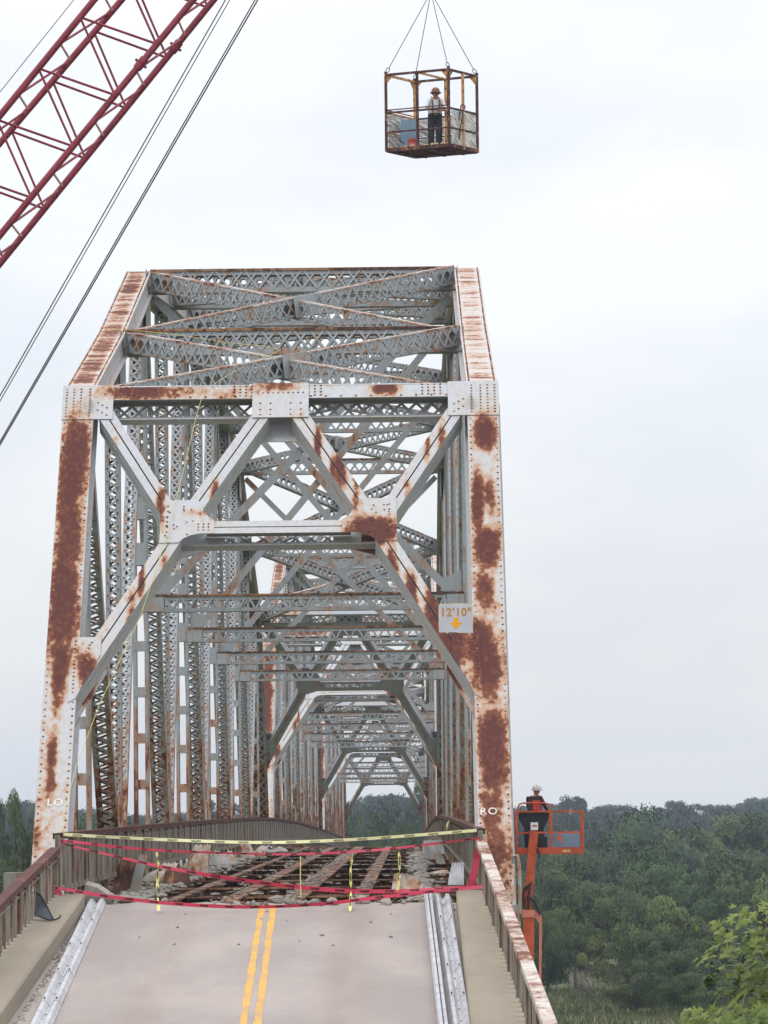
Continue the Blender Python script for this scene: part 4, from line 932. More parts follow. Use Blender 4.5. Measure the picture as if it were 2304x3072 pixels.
for a, b, sd in ((cL+(cB-cL)*.06, cL+(cB-cL)*.94, 1), (cB+(cR-cB)*.04, cB+(cR-cB)*.47, 2), (cB+(cR-cB)*.54, cB+(cR-cB)*.97, 3), (cN+(cR-cN)*.08, cN+(cR-cN)*.45, 4), (cN+(cR-cN)*.56, cN+(cR-cN)*.93, 5)):
    for z0, z1 in ((ZF+.12, ZF+.59), (ZF+.67, ZF+1.22)): cpart('mesh_lining', 'foil', crumple(a, b, z0, z1, sd*7+int(z0*10), .05))
m = MB()
for a, b in ((cL, cN), (cL, cB), (cN, cR), (cB, cR)):
    for i in range(26):
        t0 = i/26; h = .07+.10*abs(math.sin(i*1.7+a[0]))*rng.uniform(.3, 1); p = a+(b-a)*t0; q = a+(b-a)*(t0+1/26); n_ = nrm((cN+cB)/2-(a+b)/2)*.05; m.prism([Z(p, ZF+.03)+n_, Z(q, ZF+.03)+n_, Z(q, ZF+.03+h)+n_, Z(p, ZF+.05+h*.7)+n_], n_*.2)
cpart('torn_lining', 'cream', m, kind='stuff')
APEX = at_y(1293, -24, 140.2); APEX = V(*APEX)
for p in corners:
    e = Z(p, ZT+.04); d = nrm(APEX-e); m = MB(); m.tube([e+d*.2, APEX], .013, 5); cpart('wire_sling', 'cable', m)
    m = MB(); m.tube([e+d*.14+np.cross(d, (0, 1, 0))*.055*math.cos(a)+d*.085*math.sin(a) for a in np.linspace(0, 2*math.pi, 10)[:-1]], .014, 5, True); m.bx(e[0]-.05, e[0]+.05, e[1]-.02, e[1]+.02, e[2]-.02, e[2]+.07); cpart('shackle', 'cage_dark', m)
m = MB(); m.tube([APEX+V(.12*math.cos(a), 0, .12+.16*math.sin(a)) for a in np.linspace(0, 2*math.pi, 13)[:-1]], .03, 6, True); m.tube([APEX+V(0, 0, .3), APEX+V(0, 0, 9)], .016, 5); cpart('hoist_hook', 'cable', m)
m = MB(); e = Z(cB+(cL-cB)*.0, ZF-.05)+V(.1, -.9, 0); e = at_y(1251, 452, 140.6); m.tube([e+V(0, 0, .1), e+V(.0, 0, -.05), e+V(-.02, 0, -.12), e+V(-.05, 0, -.16)], .016, 5); cpart('dangling_wire', 'cable', m)
m = MB(); h0 = cN+(cR-cN)*.3+V(0, .04, 0); m.tube([Z(h0, ZF+.75), Z(h0+V(.08, 0, 0), ZF+1.1), Z(h0+V(.12, 0, 0), ZF+1.42), Z(h0+V(.2, 0, 0), ZF+1.46), Z(h0+V(.26, 0, 0), ZF+1.36), Z(h0+V(.18, 0, 0), ZF+1.2), Z(h0+V(.1, 0, 0), ZF+.7), Z(h0+V(.02, 0, 0), ZF+.2)], .02, 6); tag(m.build('hose', M['cable'], None, og), 'dark hose looped over the hand rail at the right corner of the work cage', 'hose')
# things standing in the cage
a = cL+(cB-cL)*.40+(cN-cL)*.10; b = a+(cB-cL)*.1+(cN-cL)*.30
m = MB(); m.bx(a[0]-.1, a[0]+.48, a[1], a[1]+.1, ZF+.08, ZF+1.12); tag(m.build('board', M['blue'], None, og), 'grey blue board standing at the back left inside the work cage', 'board')
p = cL+(cN-cL)*.36+(cB-cL)*.12; m = MB(); m.bx(p[0]-.14, p[0]+.15, p[1]-.12, p[1]+.12, ZF+.03, ZF+.32)
t = tag(m.build('toolbox', M['red'], None, og), 'small red toolbox on the floor of the work cage', 'toolbox')
m = MB(); put_text(m, 'DE', .13, (p[0], p[1]-.125, ZF+.16), (1, 0, 0), (0, 0, 1), .004); m.build('lettering', M['crane_pale'], t, og)
m = MB(); m.bx(p[0]-.15, p[0]+.16, p[1]-.13, p[1]+.13, ZF+.32, ZF+.36); m.tube([(p[0]-.08, p[1], ZF+.36), (p[0]-.07, p[1], ZF+.41), (p[0]+.07, p[1], ZF+.41), (p[0]+.08, p[1], ZF+.36)], .012, 5); m.build('lid', M['red'], t, og)
p = at_y(1178, 395, 139.85); m = MB(); m.tube([p, p+V(.16, 0, -.22), p+V(.38, 0, -.42)], .02, 6); tag(m.build('pry_bar', M['cage_dark'], None, og), 'dark slanted bar leaning in the left end of the work cage', 'bar')
# the man in the cage: leaning with folded forearms on the hand rail, looking down
J = {'pelvis': (0, -.02, .96), 'spine': (0, 0, 1.14), 'chest': (0, .08, 1.38), 'neck': (0, .13, 1.52), 'head': (0, .17, 1.62), 'crown': (0, .17, 1.71),
     'hipL': (-.10, -.02, .90), 'kneeL': (-.11, .03, .48), 'ankleL': (-.11, -.02, .09), 'toeL': (-.12, .14, .045), 'hipR': (.10, -.02, .90), 'kneeR': (.12, .02, .48), 'ankleR': (.13, -.04, .09), 'toeR': (.15, .12, .045),
     'shoL': (-.20, .08, 1.43), 'elbL': (-.30, .20, 1.16), 'wriL': (-.07, .33, 1.12), 'palmL': (.01, .34, 1.115), 'shoR': (.20, .08, 1.43), 'elbR': (.30, .22, 1.17), 'wriR': (.10, .33, 1.145), 'palmR': (.02, .355, 1.15)}
pm = at_y(1306, 415, 139.85)
man = human('person', 'person in white T-shirt, dark trousers and brown hard hat leaning on the cage rail', (pm[0], 139.95, ZF+.03), R(180+8), J, dict(RAD, pelvis=(.19, .15), spine=(.20, .165), chest=(.20, .14), hip=.135, knee=.105, ankle=.085), {'chest': 'shirt', 'spine': 'shirt', 'neck': 'skin', 'head': 'skin', 'crown': 'skin', 'pelvis': 'trouser', 'hip': 'trouser', 'knee': 'trouser', 'ankle': 'trouser', 'toe': 'black', 'sho': 'shirt', 'elb': 'shirt', 'wri': 'skin', 'palm': 'skin'}, 1.12, ('shirt', 'trouser', 1.03))
hat(man, (0, .165, 1.67), 'helmet', True)
m = MB()
for q in (-1, 1): m.tube([(q*.07, -.10, 1.15), (q*.10, -.07, 1.40), (q*.115, .05, 1.545), (q*.11, .185, 1.44), (q*.10, .19, 1.30), (q*.09, .17, 1.1)], .022, 5)
m.tube([(.19*math.cos(a), .02+.155*math.sin(a), 1.06) for a in np.linspace(0, 2*math.pi, 17)[:-1]], .022, 5, True); m.build('harness', M['strap'], man)

# ------------------------------------------------------------------ crane boom and its ropes
s_ = .588
boom = thing('crane_boom', 'dull red lattice crane boom slanting across the upper left corner', 'crane boom', tuple(at_y(0, 500, 106))); ob_ = np.array(boom.location)
def ln(a, b, y, ext0, ext1):
    p, q = at_y(a[0]*s_, a[1]*s_, y), at_y(b[0]*s_, b[1]*s_, y); d = nrm(q-p); return p-d*ext0, q+d*ext1, d
cl_ = [ln((0, 590), (480, 0), 105, 9, 8), ln((0, 730), (620, 0), 107, 9, 8), ln((0, 1200), (985, 0), 105, 9, 8), ln((0, 1345), (1090, 0), 107, 9, 8)]
for i, (p, q, d) in enumerate(cl_):
    m = MB(); m.tube([p, q], .085, 8); o = m.build('boom_chord', M['crane'], boom, ob_)
def on(i, u, v):     # point of chord i nearest to a picture point
    p, q, d = cl_[i]; y = (105, 107)[i % 2]; c = at_y(u*s_, v*s_, y); return p+d*((c-p)@d)
d0 = cl_[0][2]; PERIOD = 1.62
for face, (ia, ib) in enumerate(((0, 2), (1, 3))):
    na = on(ia, 210+60*face, 360+55*face); nb = on(ib, 365+60*face, 740+60*face)
    for k in range(-9, 9):
        for dk in (0, 1):
            m = MB(); m.tube([na+d0*PERIOD*k, nb+d0*PERIOD*(k+dk)], .032, 6); m.build('lacing_tube', M['crane'], boom, ob_)
for (ia, ib), (u, v) in (((0, 1), (315, 225)), ((2, 3), (480, 615))):
    na = on(ia, u, v)
    for k in range(-9, 9):
        p = na+d0*PERIOD*k; pb_, qb_, db_ = cl_[ib]; pp = pb_+db_*((p-pb_)@db_)
        m = MB(); m.tube([p, pp], .03, 6); m.build('cross_tube', M['crane_pale'], boom, ob_)
        m = MB(); m.tube([p-d0*.1, pp+d0*(PERIOD-.1)], .032, 6); m.build('lacing_tube', M['crane'], boom, ob_)
for i, (u, v) in ((3, (905, 245)), (2, (720, 325))):
    c = on(i, u, v); m = MB(); m.tube([c-d0*.16, c-d0*.02, c, c+d0*.02, c+d0*.16], [.11, .115, .10, .115, .11], 8); e = np.cross(d0, (0, 1, 0)); m.tube([c-e*.17, c+e*.17], .035, 6); m.build('boom_joint', M['crane'], boom, ob_)
def rope_(a, b, y, r_, lab, grp, y2=None):
    p, q = at_y(*a, y), at_y(*b, y2 or y); d = q-p; m = MB(); m.tube([p-d*.5, q+d*.35], r_, 5); return tag(m.build('crane_rope', M['cable']), lab, 'wire rope', grp)
G_ = 'crane ropes beside the boom'
rope_((0, 1187), (676, 0), 104, .016, 'dark crane rope, second from the boom on its right side', G_); rope_((0, 1203), (689, 0), 104, .013, 'dark crane rope, third from the boom on its right side', G_)
rope_((0, 1325), (765, 0), 104, .017, 'dark crane rope, fourth from the boom on its right side', G_); rope_((0, 1334), (773, 0), 104.2, .019, 'lowest and thickest dark crane rope right of the boom', G_)
rope_((0, 276), (221, 0), 108, .011, 'thin dark crane rope above the upper left side of the boom', G_)

# ------------------------------------------------------------------ boom lift beside the right truss
LY = 126.0
def lp(u, v, y=LY): return at_y(u, v, y)
lift = thing('boom_lift', 'orange boom lift with its basket raised beside the right end post', 'boom lift', (3.4, LY, GZ)); ol = np.array(lift.location)
def lpart(name, mat, m, **k): return m.build(name, M[mat], lift, ol, **k)
xa, xb = lp(1549, 2550)[0], lp(1747, 2550)[0]; ya, yb = LY-.45, LY+.5; zf = lp(1650, 2562)[2]; zm = lp(1700, 2497)[2]; zt = lp(1700, 2434)[2]; zl = lp(1600, 2409)[2]; xm = lp(1651, 2450)[0]
m = MB(); m.bx(xa, xb, ya, yb, zf, zf+.04); lpart('floor_plate', 'orange', m)
for y in (ya, yb): m = MB(); m.bx(xa, xb, y-.02, y+.02, zf, zf+.19); lpart('kick_plate', 'orange', m)
for x in (xa, xb): m = MB(); m.bx(x-.02, x+.02, ya+.02, yb-.02, zf, zf+.19); lpart('kick_plate', 'orange', m)
for x in (xa, xm, xb):
    for y in (ya, yb): m = MB(); m.bx(x-.03, x+.03, y-.03, y+.03, zf+.19, zt); lpart('basket_post', 'orange', m)
for z in (zm, zt):
    for y in (ya, yb):
        m = MB(); m.bx(xa, xb, y-.025, y+.025, z-.025, z+.025); lpart('basket_rail', 'orange', m)
    for x in (xa, xb): m = MB(); m.bx(x-.025, x+.025, ya+.03, yb-.03, z-.025, z+.025); lpart('basket_rail', 'orange', m)
m = MB(); m.tube([(xa+.04, ya, zt), (xa+.05, ya, zl-.12), (xa+.1, ya, zl-.03), (xa+.2, ya, zl), (xm-.2, ya, zl), (xm-.07, ya, zl-.03), (xm-.02, ya, zl-.12), (xm-.01, ya, zt)], .027, 6); lpart('console_hoop', 'orange', m)
c0 = lp(1600, 2455); m = MB(); m.prism([(*lp(1555, 2436, ya+.1)[:1], ya+.08, lp(1600, 2436)[2]), (lp(1646, 2436)[0], ya+.08, lp(1600, 2436)[2]), (lp(1644, 2458)[0], ya+.08, lp(1600, 2458)[2]), (lp(1634, 2480)[0], ya+.08, lp(1600, 2480)[2]), (lp(1568, 2480)[0], ya+.08, lp(1600, 2480)[2]), (lp(1556, 2458)[0], ya+.08, lp(1600, 2458)[2])], (0, .38, 0)); lpart('control_console', 'black', m)
m = MB(); m.bx(lp(1572, 2480)[0], lp(1630, 2480)[0], ya+.12, ya+.36, zf+.05, lp(1600, 2478)[2]); lpart('console_stand', 'black', m)
m = MB(); m.bx(lp(1591, 2480)[0], lp(1613, 2480)[0], ya+.045, ya+.06, lp(1600, 2490)[2], lp(1600, 2467)[2]); o = lpart('warning_label', 'white_p', m)
m = MB(); m.bx(lp(1596, 2480)[0], lp(1610, 2480)[0], ya+.040, ya+.045, lp(1600, 2480)[2], lp(1600, 2475)[2]); m.build('label_print', M['red'], o, ol)
for q, u in ((-1, 1560), (1, 1650)):
    m = MB(); x = lp(u, 0)[0]; m.prism([(x, ya-.02, lp(1600, 2502)[2]), (x+q*-.17, ya-.02, lp(1600, 2512)[2]), (x-q*.02, ya-.02, lp(1600, 2530)[2])], (0, .03, 0)); lpart('mounting_lug', 'orange', m)
m = MB(); m.bx(lp(1636, 2480)[0], lp(1741, 2480)[0], yb-.08, yb-.05, zf+.19, lp(1600, 2499)[2]); o = tag(m.build('board', M['blue'], None, ol), 'pale blue board standing at the back of the lift basket', 'board')
m = MB(); m.bx(lp(1686, 2480)[0], lp(1708, 2480)[0], ya-.027, ya-.021, zf+.06, zf+.12); lpart('maker_plate', 'cream', m)
# jib and boom
yj = ya-.28
m = MB(); m.beam(lp(1585, 2690, yj), lp(1602, 2493, yj), .245, .22); m.beam(lp(1602, 2548, yj)+V(0, .1, 0), lp(1602, 2548, ya), .3, .1); lpart('jib', 'orange', m)
m = MB(); m.beam(lp(1584, 2735, yj), lp(1586, 2672, yj), .19, .19); lpart('jib_root', 'orange', m)
m = MB(); m.beam(lp(1586, 2905, yj), lp(1586, 2738, yj), .31, .30); m.beam(lp(1586, 2905, yj), V(3.4, yj+.1, GZ+2.2), .34, .32); lpart('main_boom', 'orange', m)
m = MB(); m.beam(lp(1585, 2752, yj-.02), lp(1585, 2730, yj-.02), .35, .34); m.prism([lp(1604, 2732, yj-.05), lp(1626, 2748, yj-.05), lp(1626, 2770, yj-.05), lp(1617, 2768, yj-.05), lp(1604, 2752, yj-.05)], (0, .12, 0)); lpart('boom_head', 'orange_pale', m)
m = MB(); m.beam(lp(1620, 2990, yj), lp(1622, 2760, yj), .075, .08); lpart('levelling_rod', 'orange_pale', m)
for pts in ([(1588, 2655), (1576, 2662), (1570, 2680), (1574, 2710)], [(1580, 2690), (1600, 2700), (1612, 2722), (1620, 2745)], [(1594, 2648), (1572, 2672), (1568, 2700), (1576, 2728)], [(1612, 2545), (1618, 2565), (1615, 2575)], [(1590, 2660), (1585, 2690), (1584, 2740)]):
    m = MB(); m.tube([lp(u, v, yj-.16) for u, v in pts], .03, 6); lpart('hose', 'black', m)
m = MB(); m.bx(lp(1612, 2480)[0], lp(1622, 2480)[0], ya+.0, ya+.1, zf+.1, zm); m.bx(lp(1612, 2480)[0], lp(1640, 2480)[0], ya+.06, ya+.2, zf+.19, zf+.5); lpart('rotator', 'black', m)
m = MB(); m.bx(2.4, 4.4, LY-2, LY+1.6, GZ+.5, GZ+1.3); m.bx(2.7, 4.1, LY-1.2, LY+1.2, GZ+1.3, GZ+2.3); lpart('chassis', 'orange', m)
for x in (2.3, 4.5):
    for y in (LY-1.4, LY+1.1):
        m = MB(); m.tube([(x-.18, y, GZ+.55), (x+.18, y, GZ+.55)], .55, 16); lpart('wheel', 'black', m)
J2 = {'pelvis': (0, -.02, .95), 'spine': (0, 0, 1.14), 'chest': (0, .05, 1.40), 'neck': (0, .08, 1.54), 'head': (.015, .11, 1.65), 'crown': (.015, .11, 1.74),
      'hipL': (-.10, -.02, .90), 'kneeL': (-.11, .03, .48), 'ankleL': (-.11, -.02, .09), 'toeL': (-.12, .14, .045), 'hipR': (.10, -.02, .90), 'kneeR': (.12, .02, .48), 'ankleR': (.13, -.04, .09), 'toeR': (.15, .12, .045),
      'shoL': (-.21, .05, 1.45), 'elbL': (-.33, .10, 1.2), 'wriL': (-.26, .30, 1.12), 'palmL': (-.24, .38, 1.13), 'shoR': (.21, .05, 1.45), 'elbR': (.32, .12, 1.2), 'wriR': (.24, .31, 1.1), 'palmR': (.22, .39, 1.11)}
ph = lp(1603, 2440)
man2 = human('person', 'person in dark jacket, red vest and silver hard hat in the orange lift basket', (ph[0], LY+.18, zf+.12), R(-42), J2, dict(RAD, spine=(.19, .15), chest=(.20, .145)), {'chest': 'brown', 'spine': 'brown', 'neck': 'skin', 'head': 'skin', 'crown': 'skin', 'pelvis': 'trouser', 'hip': 'trouser', 'knee': 'trouser', 'ankle': 'trouser', 'toe': 'black', 'sho': 'brown', 'elb': 'brown', 'wri': 'brown', 'palm': 'skin'}, 1.03)
hat(man2, (.015, .11, 1.69), 'silver', False, .14)
m = MB(); vs = []
for j, z in enumerate((1.02, 1.12, 1.22, 1.32, 1.40)):
    for i in range(13): a = R(-70+10*i); vs.append((.222*math.cos(a), .03+.185*math.sin(a), z))
m.add(vs, [(j*13+i, j*13+i+1, (j+1)*13+i+1, (j+1)*13+i) for j in range(4) for i in range(12)]); m.build('vest', M['vest'], man2)

# ------------------------------------------------------------------ trees
def crown_mesh(name, seed, n_cl, n_leaf, lf, mat, shape=1.0):
    """leaf clusters spread through an uneven crown of unit radius and unit height"""
    rg = np.random.default_rng(seed); cc = []; 
    while len(cc) < n_cl:
        p = rg.uniform(-1, 1, 3); p[2] = rg.uniform(.04, 1)
        prof = (math.sin(math.pi*min(1, (p[2]*.86+.14))**shape))**.55
        rr = math.hypot(p[0], p[1])
        if rr < prof*.86 and (rr > prof*.35 or p[2] > .7): cc.append(p)
    cc = np.array(cc); cr_ = rg.uniform(.17, .36, n_cl); k = rg.integers(0, n_cl, n_leaf)
    dirs = rg.normal(size=(n_leaf, 3)); dirs /= np.linalg.norm(dirs, axis=1)[:, None]; dirs[:, 2] = np.where(dirs[:, 2] < -.35, -dirs[:, 2], dirs[:, 2])
    pos = cc[k]+dirs*(cr_[k]*rg.uniform(.55, 1.08, n_leaf))[:, None]*np.array([1, 1, .62]); pos[:, 2] = np.maximum(pos[:, 2], .01)
    cd_ = pos-np.array([0, 0, .35]); cd_ /= np.linalg.norm(cd_, axis=1)[:, None]; nrm_ = dirs*.55+cd_*.6+rg.normal(scale=.30, size=(n_leaf, 3)); nrm_ /= np.linalg.norm(nrm_, axis=1)[:, None]
    e1 = np.cross(nrm_, rg.normal(size=(n_leaf, 3))); e1 /= np.linalg.norm(e1, axis=1)[:, None]; e2 = np.cross(nrm_, e1)
    s = (lf*rg.uniform(.6, 1.3, n_leaf))[:, None]
    q = np.stack([pos-e1*s, pos-e2*s*.6+nrm_*s*.15, pos+e1*s, pos+e2*s*.6+nrm_*s*.15], 1).reshape(-1, 3)
    me = D.meshes.new(name); me.vertices.add(len(q)); me.vertices.foreach_set('co', q.ravel()); me.loops.add(len(q)); me.loops.foreach_set('vertex_index', np.arange(len(q)))
    me.polygons.add(n_leaf); me.polygons.foreach_set('loop_start', np.arange(n_leaf)*4); me.polygons.foreach_set('loop_total', np.full(n_leaf, 4)); me.update(calc_edges=True); me.validate(); me.materials.append(M[mat])
    return me, q
CRN = [crown_mesh('crown', 20+i, (24, 30, 22, 27, 34, 18)[i], 12000, (.027, .025, .029, .027, .023, .031)[i], 'leaf', (1, 1, .8, 1.15, .9, 1.1)[i])[0] for i in range(6)]
tm = MB(); tm.tube([(0, 0, 0), (.01, 0, .3), (-.02, .01, .6), (.01, 0, .9)], [.035, .028, .02, .008], 7)
for a in np.arange(7)*2.4:
    z = .3+.07*(a % 5); tm.tube([(0, 0, z), (.25*math.cos(a), .25*math.sin(a), z+.18), (.5*math.cos(a), .5*math.sin(a), z+.28)], [.016, .010, .004], 5)
_t = tm.build('trunk', M['bark']); TRK = _t.data; D.objects.remove(_t)
def tree(u, vtop, Y, wpx, var, label, group=None, zb=None, squash=1.0, base=.10):
    p = at_y(u, vtop, Y); z0 = gh(p[0], Y) if zb is None else zb; H = p[2]-z0; w_ = wpx/2*Y/FPX
    t = thing('tree', label, 'tree', (p[0], Y, z0), group, (0, 0, rng.uniform(0, 6)))
    o = D.objects.new('crown', CRN[var]); COL.objects.link(o); o.parent = t; o.location = (0, 0, H*base); o.scale = (w_, w_*squash, H*(1-base))
    if (group == WR and rng.random() < .28) or 'green tree' in label and ('light' in label or 'tall narrow' in label or 'rounded' in label or 'yellowish' in label): o.material_slots[0].link = 'OBJECT'; o.material_slots[0].material = M['leaf_light']
    o = D.objects.new('trunk', TRK); COL.objects.link(o); o.parent = t; o.scale = (H*.55, H*.55, H*.8)
    return t
WR = 'trees of the wood right of the bridge'
NAMED = [
 (1990, 2668, 350, 310, 3, 'tall narrow green tree in the middle of the meadow edge'), (1880, 2745, 356, 240, 0, 'rounded green tree left of the tall narrow meadow tree'),
 (1722, 2712, 372, 190, 2, 'pointed light green tree close behind the lift boom'), (1640, 2770, 366, 170, 1, 'low dark green tree half hidden by the lift boom'), (2095, 2735, 362, 220, 3, 'dark green tree right of the tall narrow meadow tree'),
 (2180, 2770, 385, 260, 0, 'yellowish green tree behind the large leaved branch'),
 (1905, 2890, 322, 200, 1, 'low dark bush at the left front of the meadow edge trees'), (2015, 2860, 318, 230, 4, 'broad dark bush in front of the tall narrow meadow tree'), (2110, 2900, 314, 220, 0, 'low dark bush beside the large leaved branch'), (1925, 2445, 560, 420, 1, 'tallest broad dark tree in the right wood'), (1165, 2420, 640, 170, 3, 'large rounded green tree framed by the far portal'),
 (1258, 2385, 720, 110, 2, 'tall dark tree at the right edge of the far portal opening'), (1085, 2455, 600, 110, 1, 'dark green tree at the left edge of the far portal opening'),
 (15, 2395, 330, 190, 4, 'dark tall tree at the left picture edge beside the left end post'), (-60, 2450, 300, 260, 1, 'dark leafy tree cut by the left picture edge'),
 (60, 2520, 300, 210, 0, 'low dark green tree below the tall tree at the left edge')]
for a in NAMED: tree(*a)
GRP = [(1690, 2520, 520, 260, 0), (1780, 2480, 600, 240, 3), (2050, 2490, 560, 300, 4), (2160, 2470, 580, 280, 0), (2270, 2478, 540, 300, 2), (1600, 2555, 480, 260, 1), (1720, 2590, 450, 300, 4), (1850, 2570, 440, 300, 3), (1980, 2560, 460, 320, 0), (2110, 2575, 440, 300, 1),
       (2230, 2560, 450, 320, 3), (2330, 2580, 430, 260, 4), (1650, 2660, 415, 240, 3), (1800, 2650, 410, 260, 4), (1940, 2640, 405, 250, 1), (2060, 2650, 400, 280, 4), (2180, 2650, 405, 280, 2), (2300, 2640, 400, 280, 0), (2260, 2760, 380, 260, 1), (1560, 2640, 420, 200, 0), (1960, 2800, 345, 230, 4), (2070, 2830, 340, 240, 0), (2170, 2860, 338, 260, 1)]
ORD = 'first second third fourth fifth sixth seventh eighth ninth tenth'.split()
def rows(lst, bands, what, where, grp):
    for lo, hi, nm in bands:
        for i, (u, v, y, w_, k) in enumerate(sorted(e for e in lst if lo <= e[2] < hi)):
            tree(u, v, y, w_, k, f'{what}, {ORD[i]} {nm} {where}', grp)
rows(GRP, ((500, 999, 'from the bridge in the back row'), (425, 500, 'from the bridge in the middle row'), (395, 425, 'from the bridge in the front row'), (0, 395, 'from the bridge at the meadow edge')), 'dark green leafy tree', 'of the right wood', WR)
for i, (u, v, y, w_, k) in enumerate([(990, 2450, 600, 130, 3), (1050, 2480, 560, 120, 2), (1120, 2470, 520, 140, 0), (1210, 2480, 500, 150, 4), (1290, 2470, 540, 130, 1)]): tree(u, v, y, w_, k, f'low green tree beyond the far portal, {ORD[i]} from its left side', 'trees behind the far portal')
for i, (u, v, y, w_, k) in enumerate([(-20, 2600, 290, 200, 3), (110, 2600, 380, 200, 2), (130, 2490, 480, 220, 3), (250, 2470, 520, 220, 0), (360, 2480, 500, 200, 2), (470, 2475, 540, 200, 1), (560, 2460, 560, 200, 4), (650, 2465, 580, 180, 0), (750, 2480, 560, 180, 3)]): tree(u, v, y, w_, k, f'dark tree left of the bridge, {ORD[i]} from the left picture edge', 'trees left of the bridge')
# the far ridge reads as one mass
parts = []
FARQ = [crown_mesh('far_crown', 90+i, 30, 2600, .05, 'leaf_far')[1] for i in range(4)]
def skyline(u): return float(np.interp(u, [-300, 0, 60, 120, 300, 420, 600, 760, 1000, 1080, 1160, 1230, 1290, 1400, 1560, 1640, 1700, 1745, 1800, 1850, 1900, 2000, 2040, 2080, 2160, 2230, 2304, 2600], [2440, 2425, 2408, 2405, 2432, 2436, 2430, 2420, 2405, 2395, 2378, 2388, 2380, 2400, 2420, 2410, 2396, 2404, 2424, 2408, 2418, 2412, 2398, 2418, 2410, 2394, 2398, 2400]))
for row, (Y, dv) in enumerate(((1120, 0), (1000, 8), (880, 26), (780, 44), (700, 60))):
    for u in np.arange(-260, 2600, 62 - row*2):
        uu = u+rng.uniform(-22, 22); v = skyline(uu)+dv+rng.uniform(-8, 14)*(1.5 if row else 1)-(rng.uniform(6, 16) if rng.random() < .16 else 0); p = at_y(uu, v, Y); z0 = gh(p[0], Y)-1; H = max(5, p[2]-z0); w_ = rng.uniform(3.6, 6.2)*(1.15 if row < 2 else 1)
        a = rng.uniform(0, 6); c_, s2 = math.cos(a), math.sin(a); Q = np.array([[c_, -s2, 0], [s2, c_, 0], [0, 0, 1]])
        parts.append((FARQ[rng.integers(4)]*V(w_, w_, H)) @ Q.T+V(p[0], Y+rng.uniform(-18, 18), z0))
q = np.concatenate(parts); n_ = len(q)//4
me = D.meshes.new('distant_woods'); me.vertices.add(len(q)); me.vertices.foreach_set('co', q.ravel()); me.loops.add(len(q)); me.loops.foreach_set('vertex_index', np.arange(len(q)))
me.polygons.add(n_); me.polygons.foreach_set('loop_start', np.arange(n_)*4); me.polygons.foreach_set('loop_total', np.full(n_, 4)); me.update(calc_edges=True); me.materials.append(M['leaf_far'])
o = D.objects.new('distant_woods', me); COL.objects.link(o); tag(o, 'far wooded ridge fading bluish along the horizon', 'woods', kind='stuff')
# bare shrub in the meadow
pb0 = at_y(1800, 3060, 335); t = thing('dead_shrub', 'bare grey twiggy shrub at the edge of the meadow', 'shrub', (pb0[0], 335, gh(pb0[0], 335))); m = MB()
def branch(p, d, L, r_, n):
    q_ = p+d*L; m.tube([p, (p+q_)/2+rng.normal(0, L*.05, 3), q_], [r_, r_*.8, r_*.6], 4)
    if n > 0:
        for _ in range(3): branch(q_ if rng.random() < .6 else p+d*L*.6, nrm(d+rng.normal(0, .5, 3)+V(0, 0, .12)), L*rng.uniform(.55, .8), r_*.6, n-1)
for _ in range(5): branch(V(0, 0, 0), nrm(V(rng.normal(0, .6), rng.normal(0, .3), 1)), 1.5, .05, 4)
m.build('twigs', M['deadwood'], t)
# tall weeds along the meadow
m = []; gp = []
for _ in range(9000):
    x = rng.uniform(8, 36); y = rng.uniform(290, 372); gp.append((x, y, gh(x, y)))
gp = np.array(gp); n_ = len(gp); hgt = rng.uniform(.25, .7, n_); an = rng.uniform(0, 6, n_); wv = np.stack([np.cos(an), np.sin(an), np.zeros(n_)], 1)*.05; lean = rng.normal(0, .12, (n_, 3)); tip = gp+np.stack([lean[:, 0], lean[:, 1], hgt], 1)
q = np.stack([gp-wv, gp+wv, tip], 1).reshape(-1, 3); me = D.meshes.new('grass'); me.from_pydata(q.tolist(), [], np.arange(len(q)).reshape(-1, 3).tolist()); me.materials.append(M['ground']); o = D.objects.new('grass', me); COL.objects.link(o); tag(o, 'long meadow grass in front of the right wood', 'grass', kind='stuff')

# large leaved tree close by at the lower right
lt = thing('broadleaf_tree', 'close large leaved yellow green tree reaching in at the lower right corner', 'tree', (6.4, 52, GZ)); olt = np.array(lt.location)
m = MB(); m.tube([(6.4, 52, GZ), (6.3, 52, -9), (6.45, 52, -6), (6.3, 52, -3.2)], [.28, .22, .16, .07], 8)
for a in np.arange(16)*2.4:
    z = -7+.28*(a/2.4); c_ = V(6.4, 52, z); e = V(6.2+2.5*math.cos(a), 52+2.2*math.sin(a), z+2.4); m.tube([c_, (c_+e)/2+V(0, 0, .3), e], [.06, .04, .012], 5)
m.build('trunk', M['bark'], lt, olt)
lobes = []
for k in range(5):
    a = R(90+(k-2)*52); L_ = (.62, .9, 1.0, .9, .62)[k]
    lobes += [(L_*.62*math.cos(a+R(13)) , L_*.62*math.sin(a+R(13))), (L_*math.cos(a), L_*math.sin(a)), (L_*.62*math.cos(a-R(13)), L_*.62*math.sin(a-R(13)))][::-1] if False else [(L_*.66*math.cos(a-R(12)), L_*.66*math.sin(a-R(12))), (L_*math.cos(a), L_*math.sin(a)), (L_*.66*math.cos(a+R(12)), L_*.66*math.sin(a+R(12)))]
    if k < 4: b_ = a+R(26); lobes.append((.42*math.cos(b_), .42*math.sin(b_)))
LV = [(0, -.12)]+lobes; nL = len(LV); LVS = np.array([(x, y+.05, -.28*(x*x)-.12*y*y*(1 if y > 0 else 0)) for x, y in LV]+[(0, .15, .03)]); LFS = [(nL, i, (i+1) % nL) for i in range(nL)]
LM = []
for mt in ('leaf_near', 'leaf_near', 'leaf_turn'):
    me = D.meshes.new('leaf'); me.from_pydata((LVS*.105).tolist(), [], LFS); me.materials.append(M[mt]); LM.append(me)
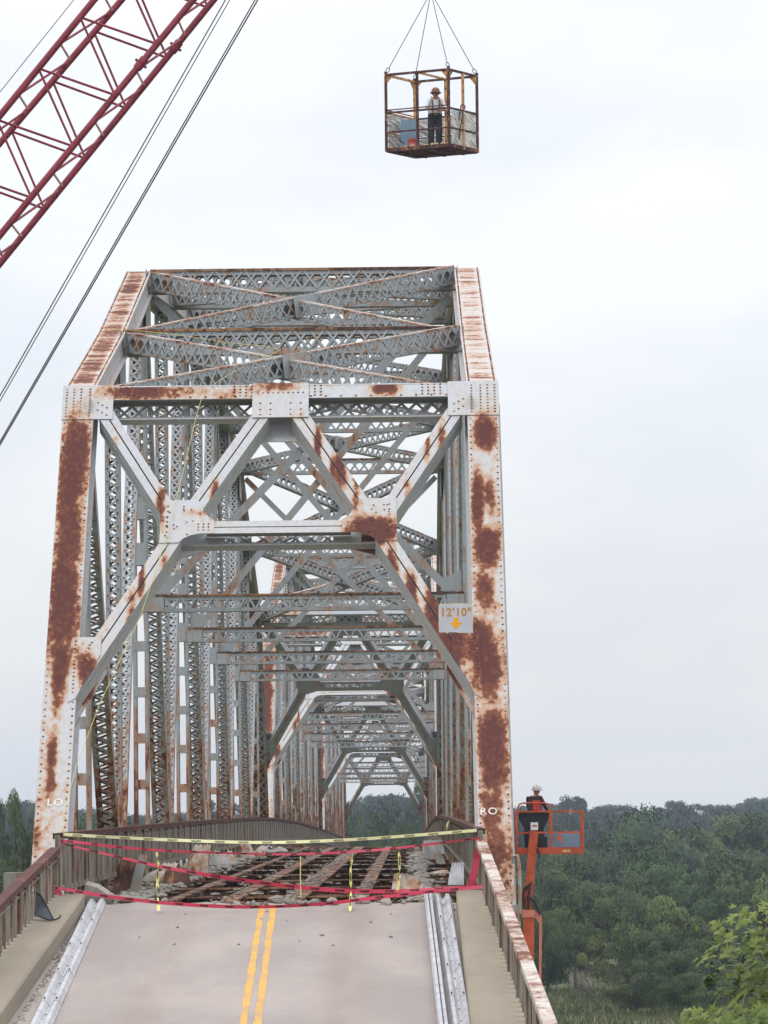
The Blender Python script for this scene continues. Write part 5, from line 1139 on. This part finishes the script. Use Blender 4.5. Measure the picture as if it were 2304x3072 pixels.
def scr(p): z = p@FW; return 1152+FPX*(p@RT)/z, 1536-FPX*(p@UP)/z
cand = []
while len(cand) < 2000:
    d = rng.normal(size=3); d /= np.linalg.norm(d); rr = rng.uniform(.62, 1.04)
    p = V(6.15, 52, -3.75)+d*rr*V(2.95, 2.6, 3.0)*(1+.17*math.sin(d[0]*8+d[2]*11+d[1]*5))
    if scr(p)[0] < 2050 + rng.uniform(-25, 20): continue
    if len(cand) < 1050 and not (2035 < scr(p)[0] < 2380 and 2640 < scr(p)[1] < 3150 and p[1] < 52.8): continue
    cand.append((p, d))
cand.sort(key=lambda c: (0 if (1980 < scr(c[0])[0] < 2340 and scr(c[0])[1] < 3110) else 1, c[0][1]))
rest = MB()
for i, (p, d) in enumerate(cand):
    nn = nrm(d*.8+rng.normal(0, .45, 3)+V(0, -.25, .45)); x_ = nrm(np.cross(nn, rng.normal(0, 1, 3)+V(0, 0, -1.5))); y_ = np.cross(nn, x_); s = rng.uniform(.75, 1.25)
    if i < 300:
        o = D.objects.new('leaf', LM[2] if rng.random() < .015 else LM[0]); COL.objects.link(o); o.parent = lt
        o.matrix_local = Matrix(((x_[0]*s, y_[0]*s, nn[0]*s, p[0]-olt[0]), (x_[1]*s, y_[1]*s, nn[1]*s, p[1]-olt[1]), (x_[2]*s, y_[2]*s, nn[2]*s, p[2]-olt[2]), (0, 0, 0, 1)))
    else: rest.add((LVS*.105*s) @ np.array([x_, y_, nn])+p, LFS)
rest.build('leaves', M['leaf_near'], lt, olt, kind='stuff')

# ------------------------------------------------------------------ haze
HAZE = True
if HAZE:
    m = MB(); m.bx(-1600, 1600, -60, 2600, GZ-22, 42)
    hm = D.materials.new('haze'); hm.use_nodes = True; hn = hm.node_tree.nodes; hn.clear(); oo = hn.new('ShaderNodeOutputMaterial'); pv = hn.new('ShaderNodeVolumePrincipled')
    pv.inputs['Color'].default_value = (.72, .83, 1.0, 1); pv.inputs['Density'].default_value = .00017; pv.inputs['Anisotropy'].default_value = 0.0
    hm.node_tree.links.new(pv.outputs[0], oo.inputs['Volume'])
    o = m.build('haze', hm); o['kind'] = 'stuff'; o['label'] = 'thin blue haze over the far woods'; o['category'] = 'haze'
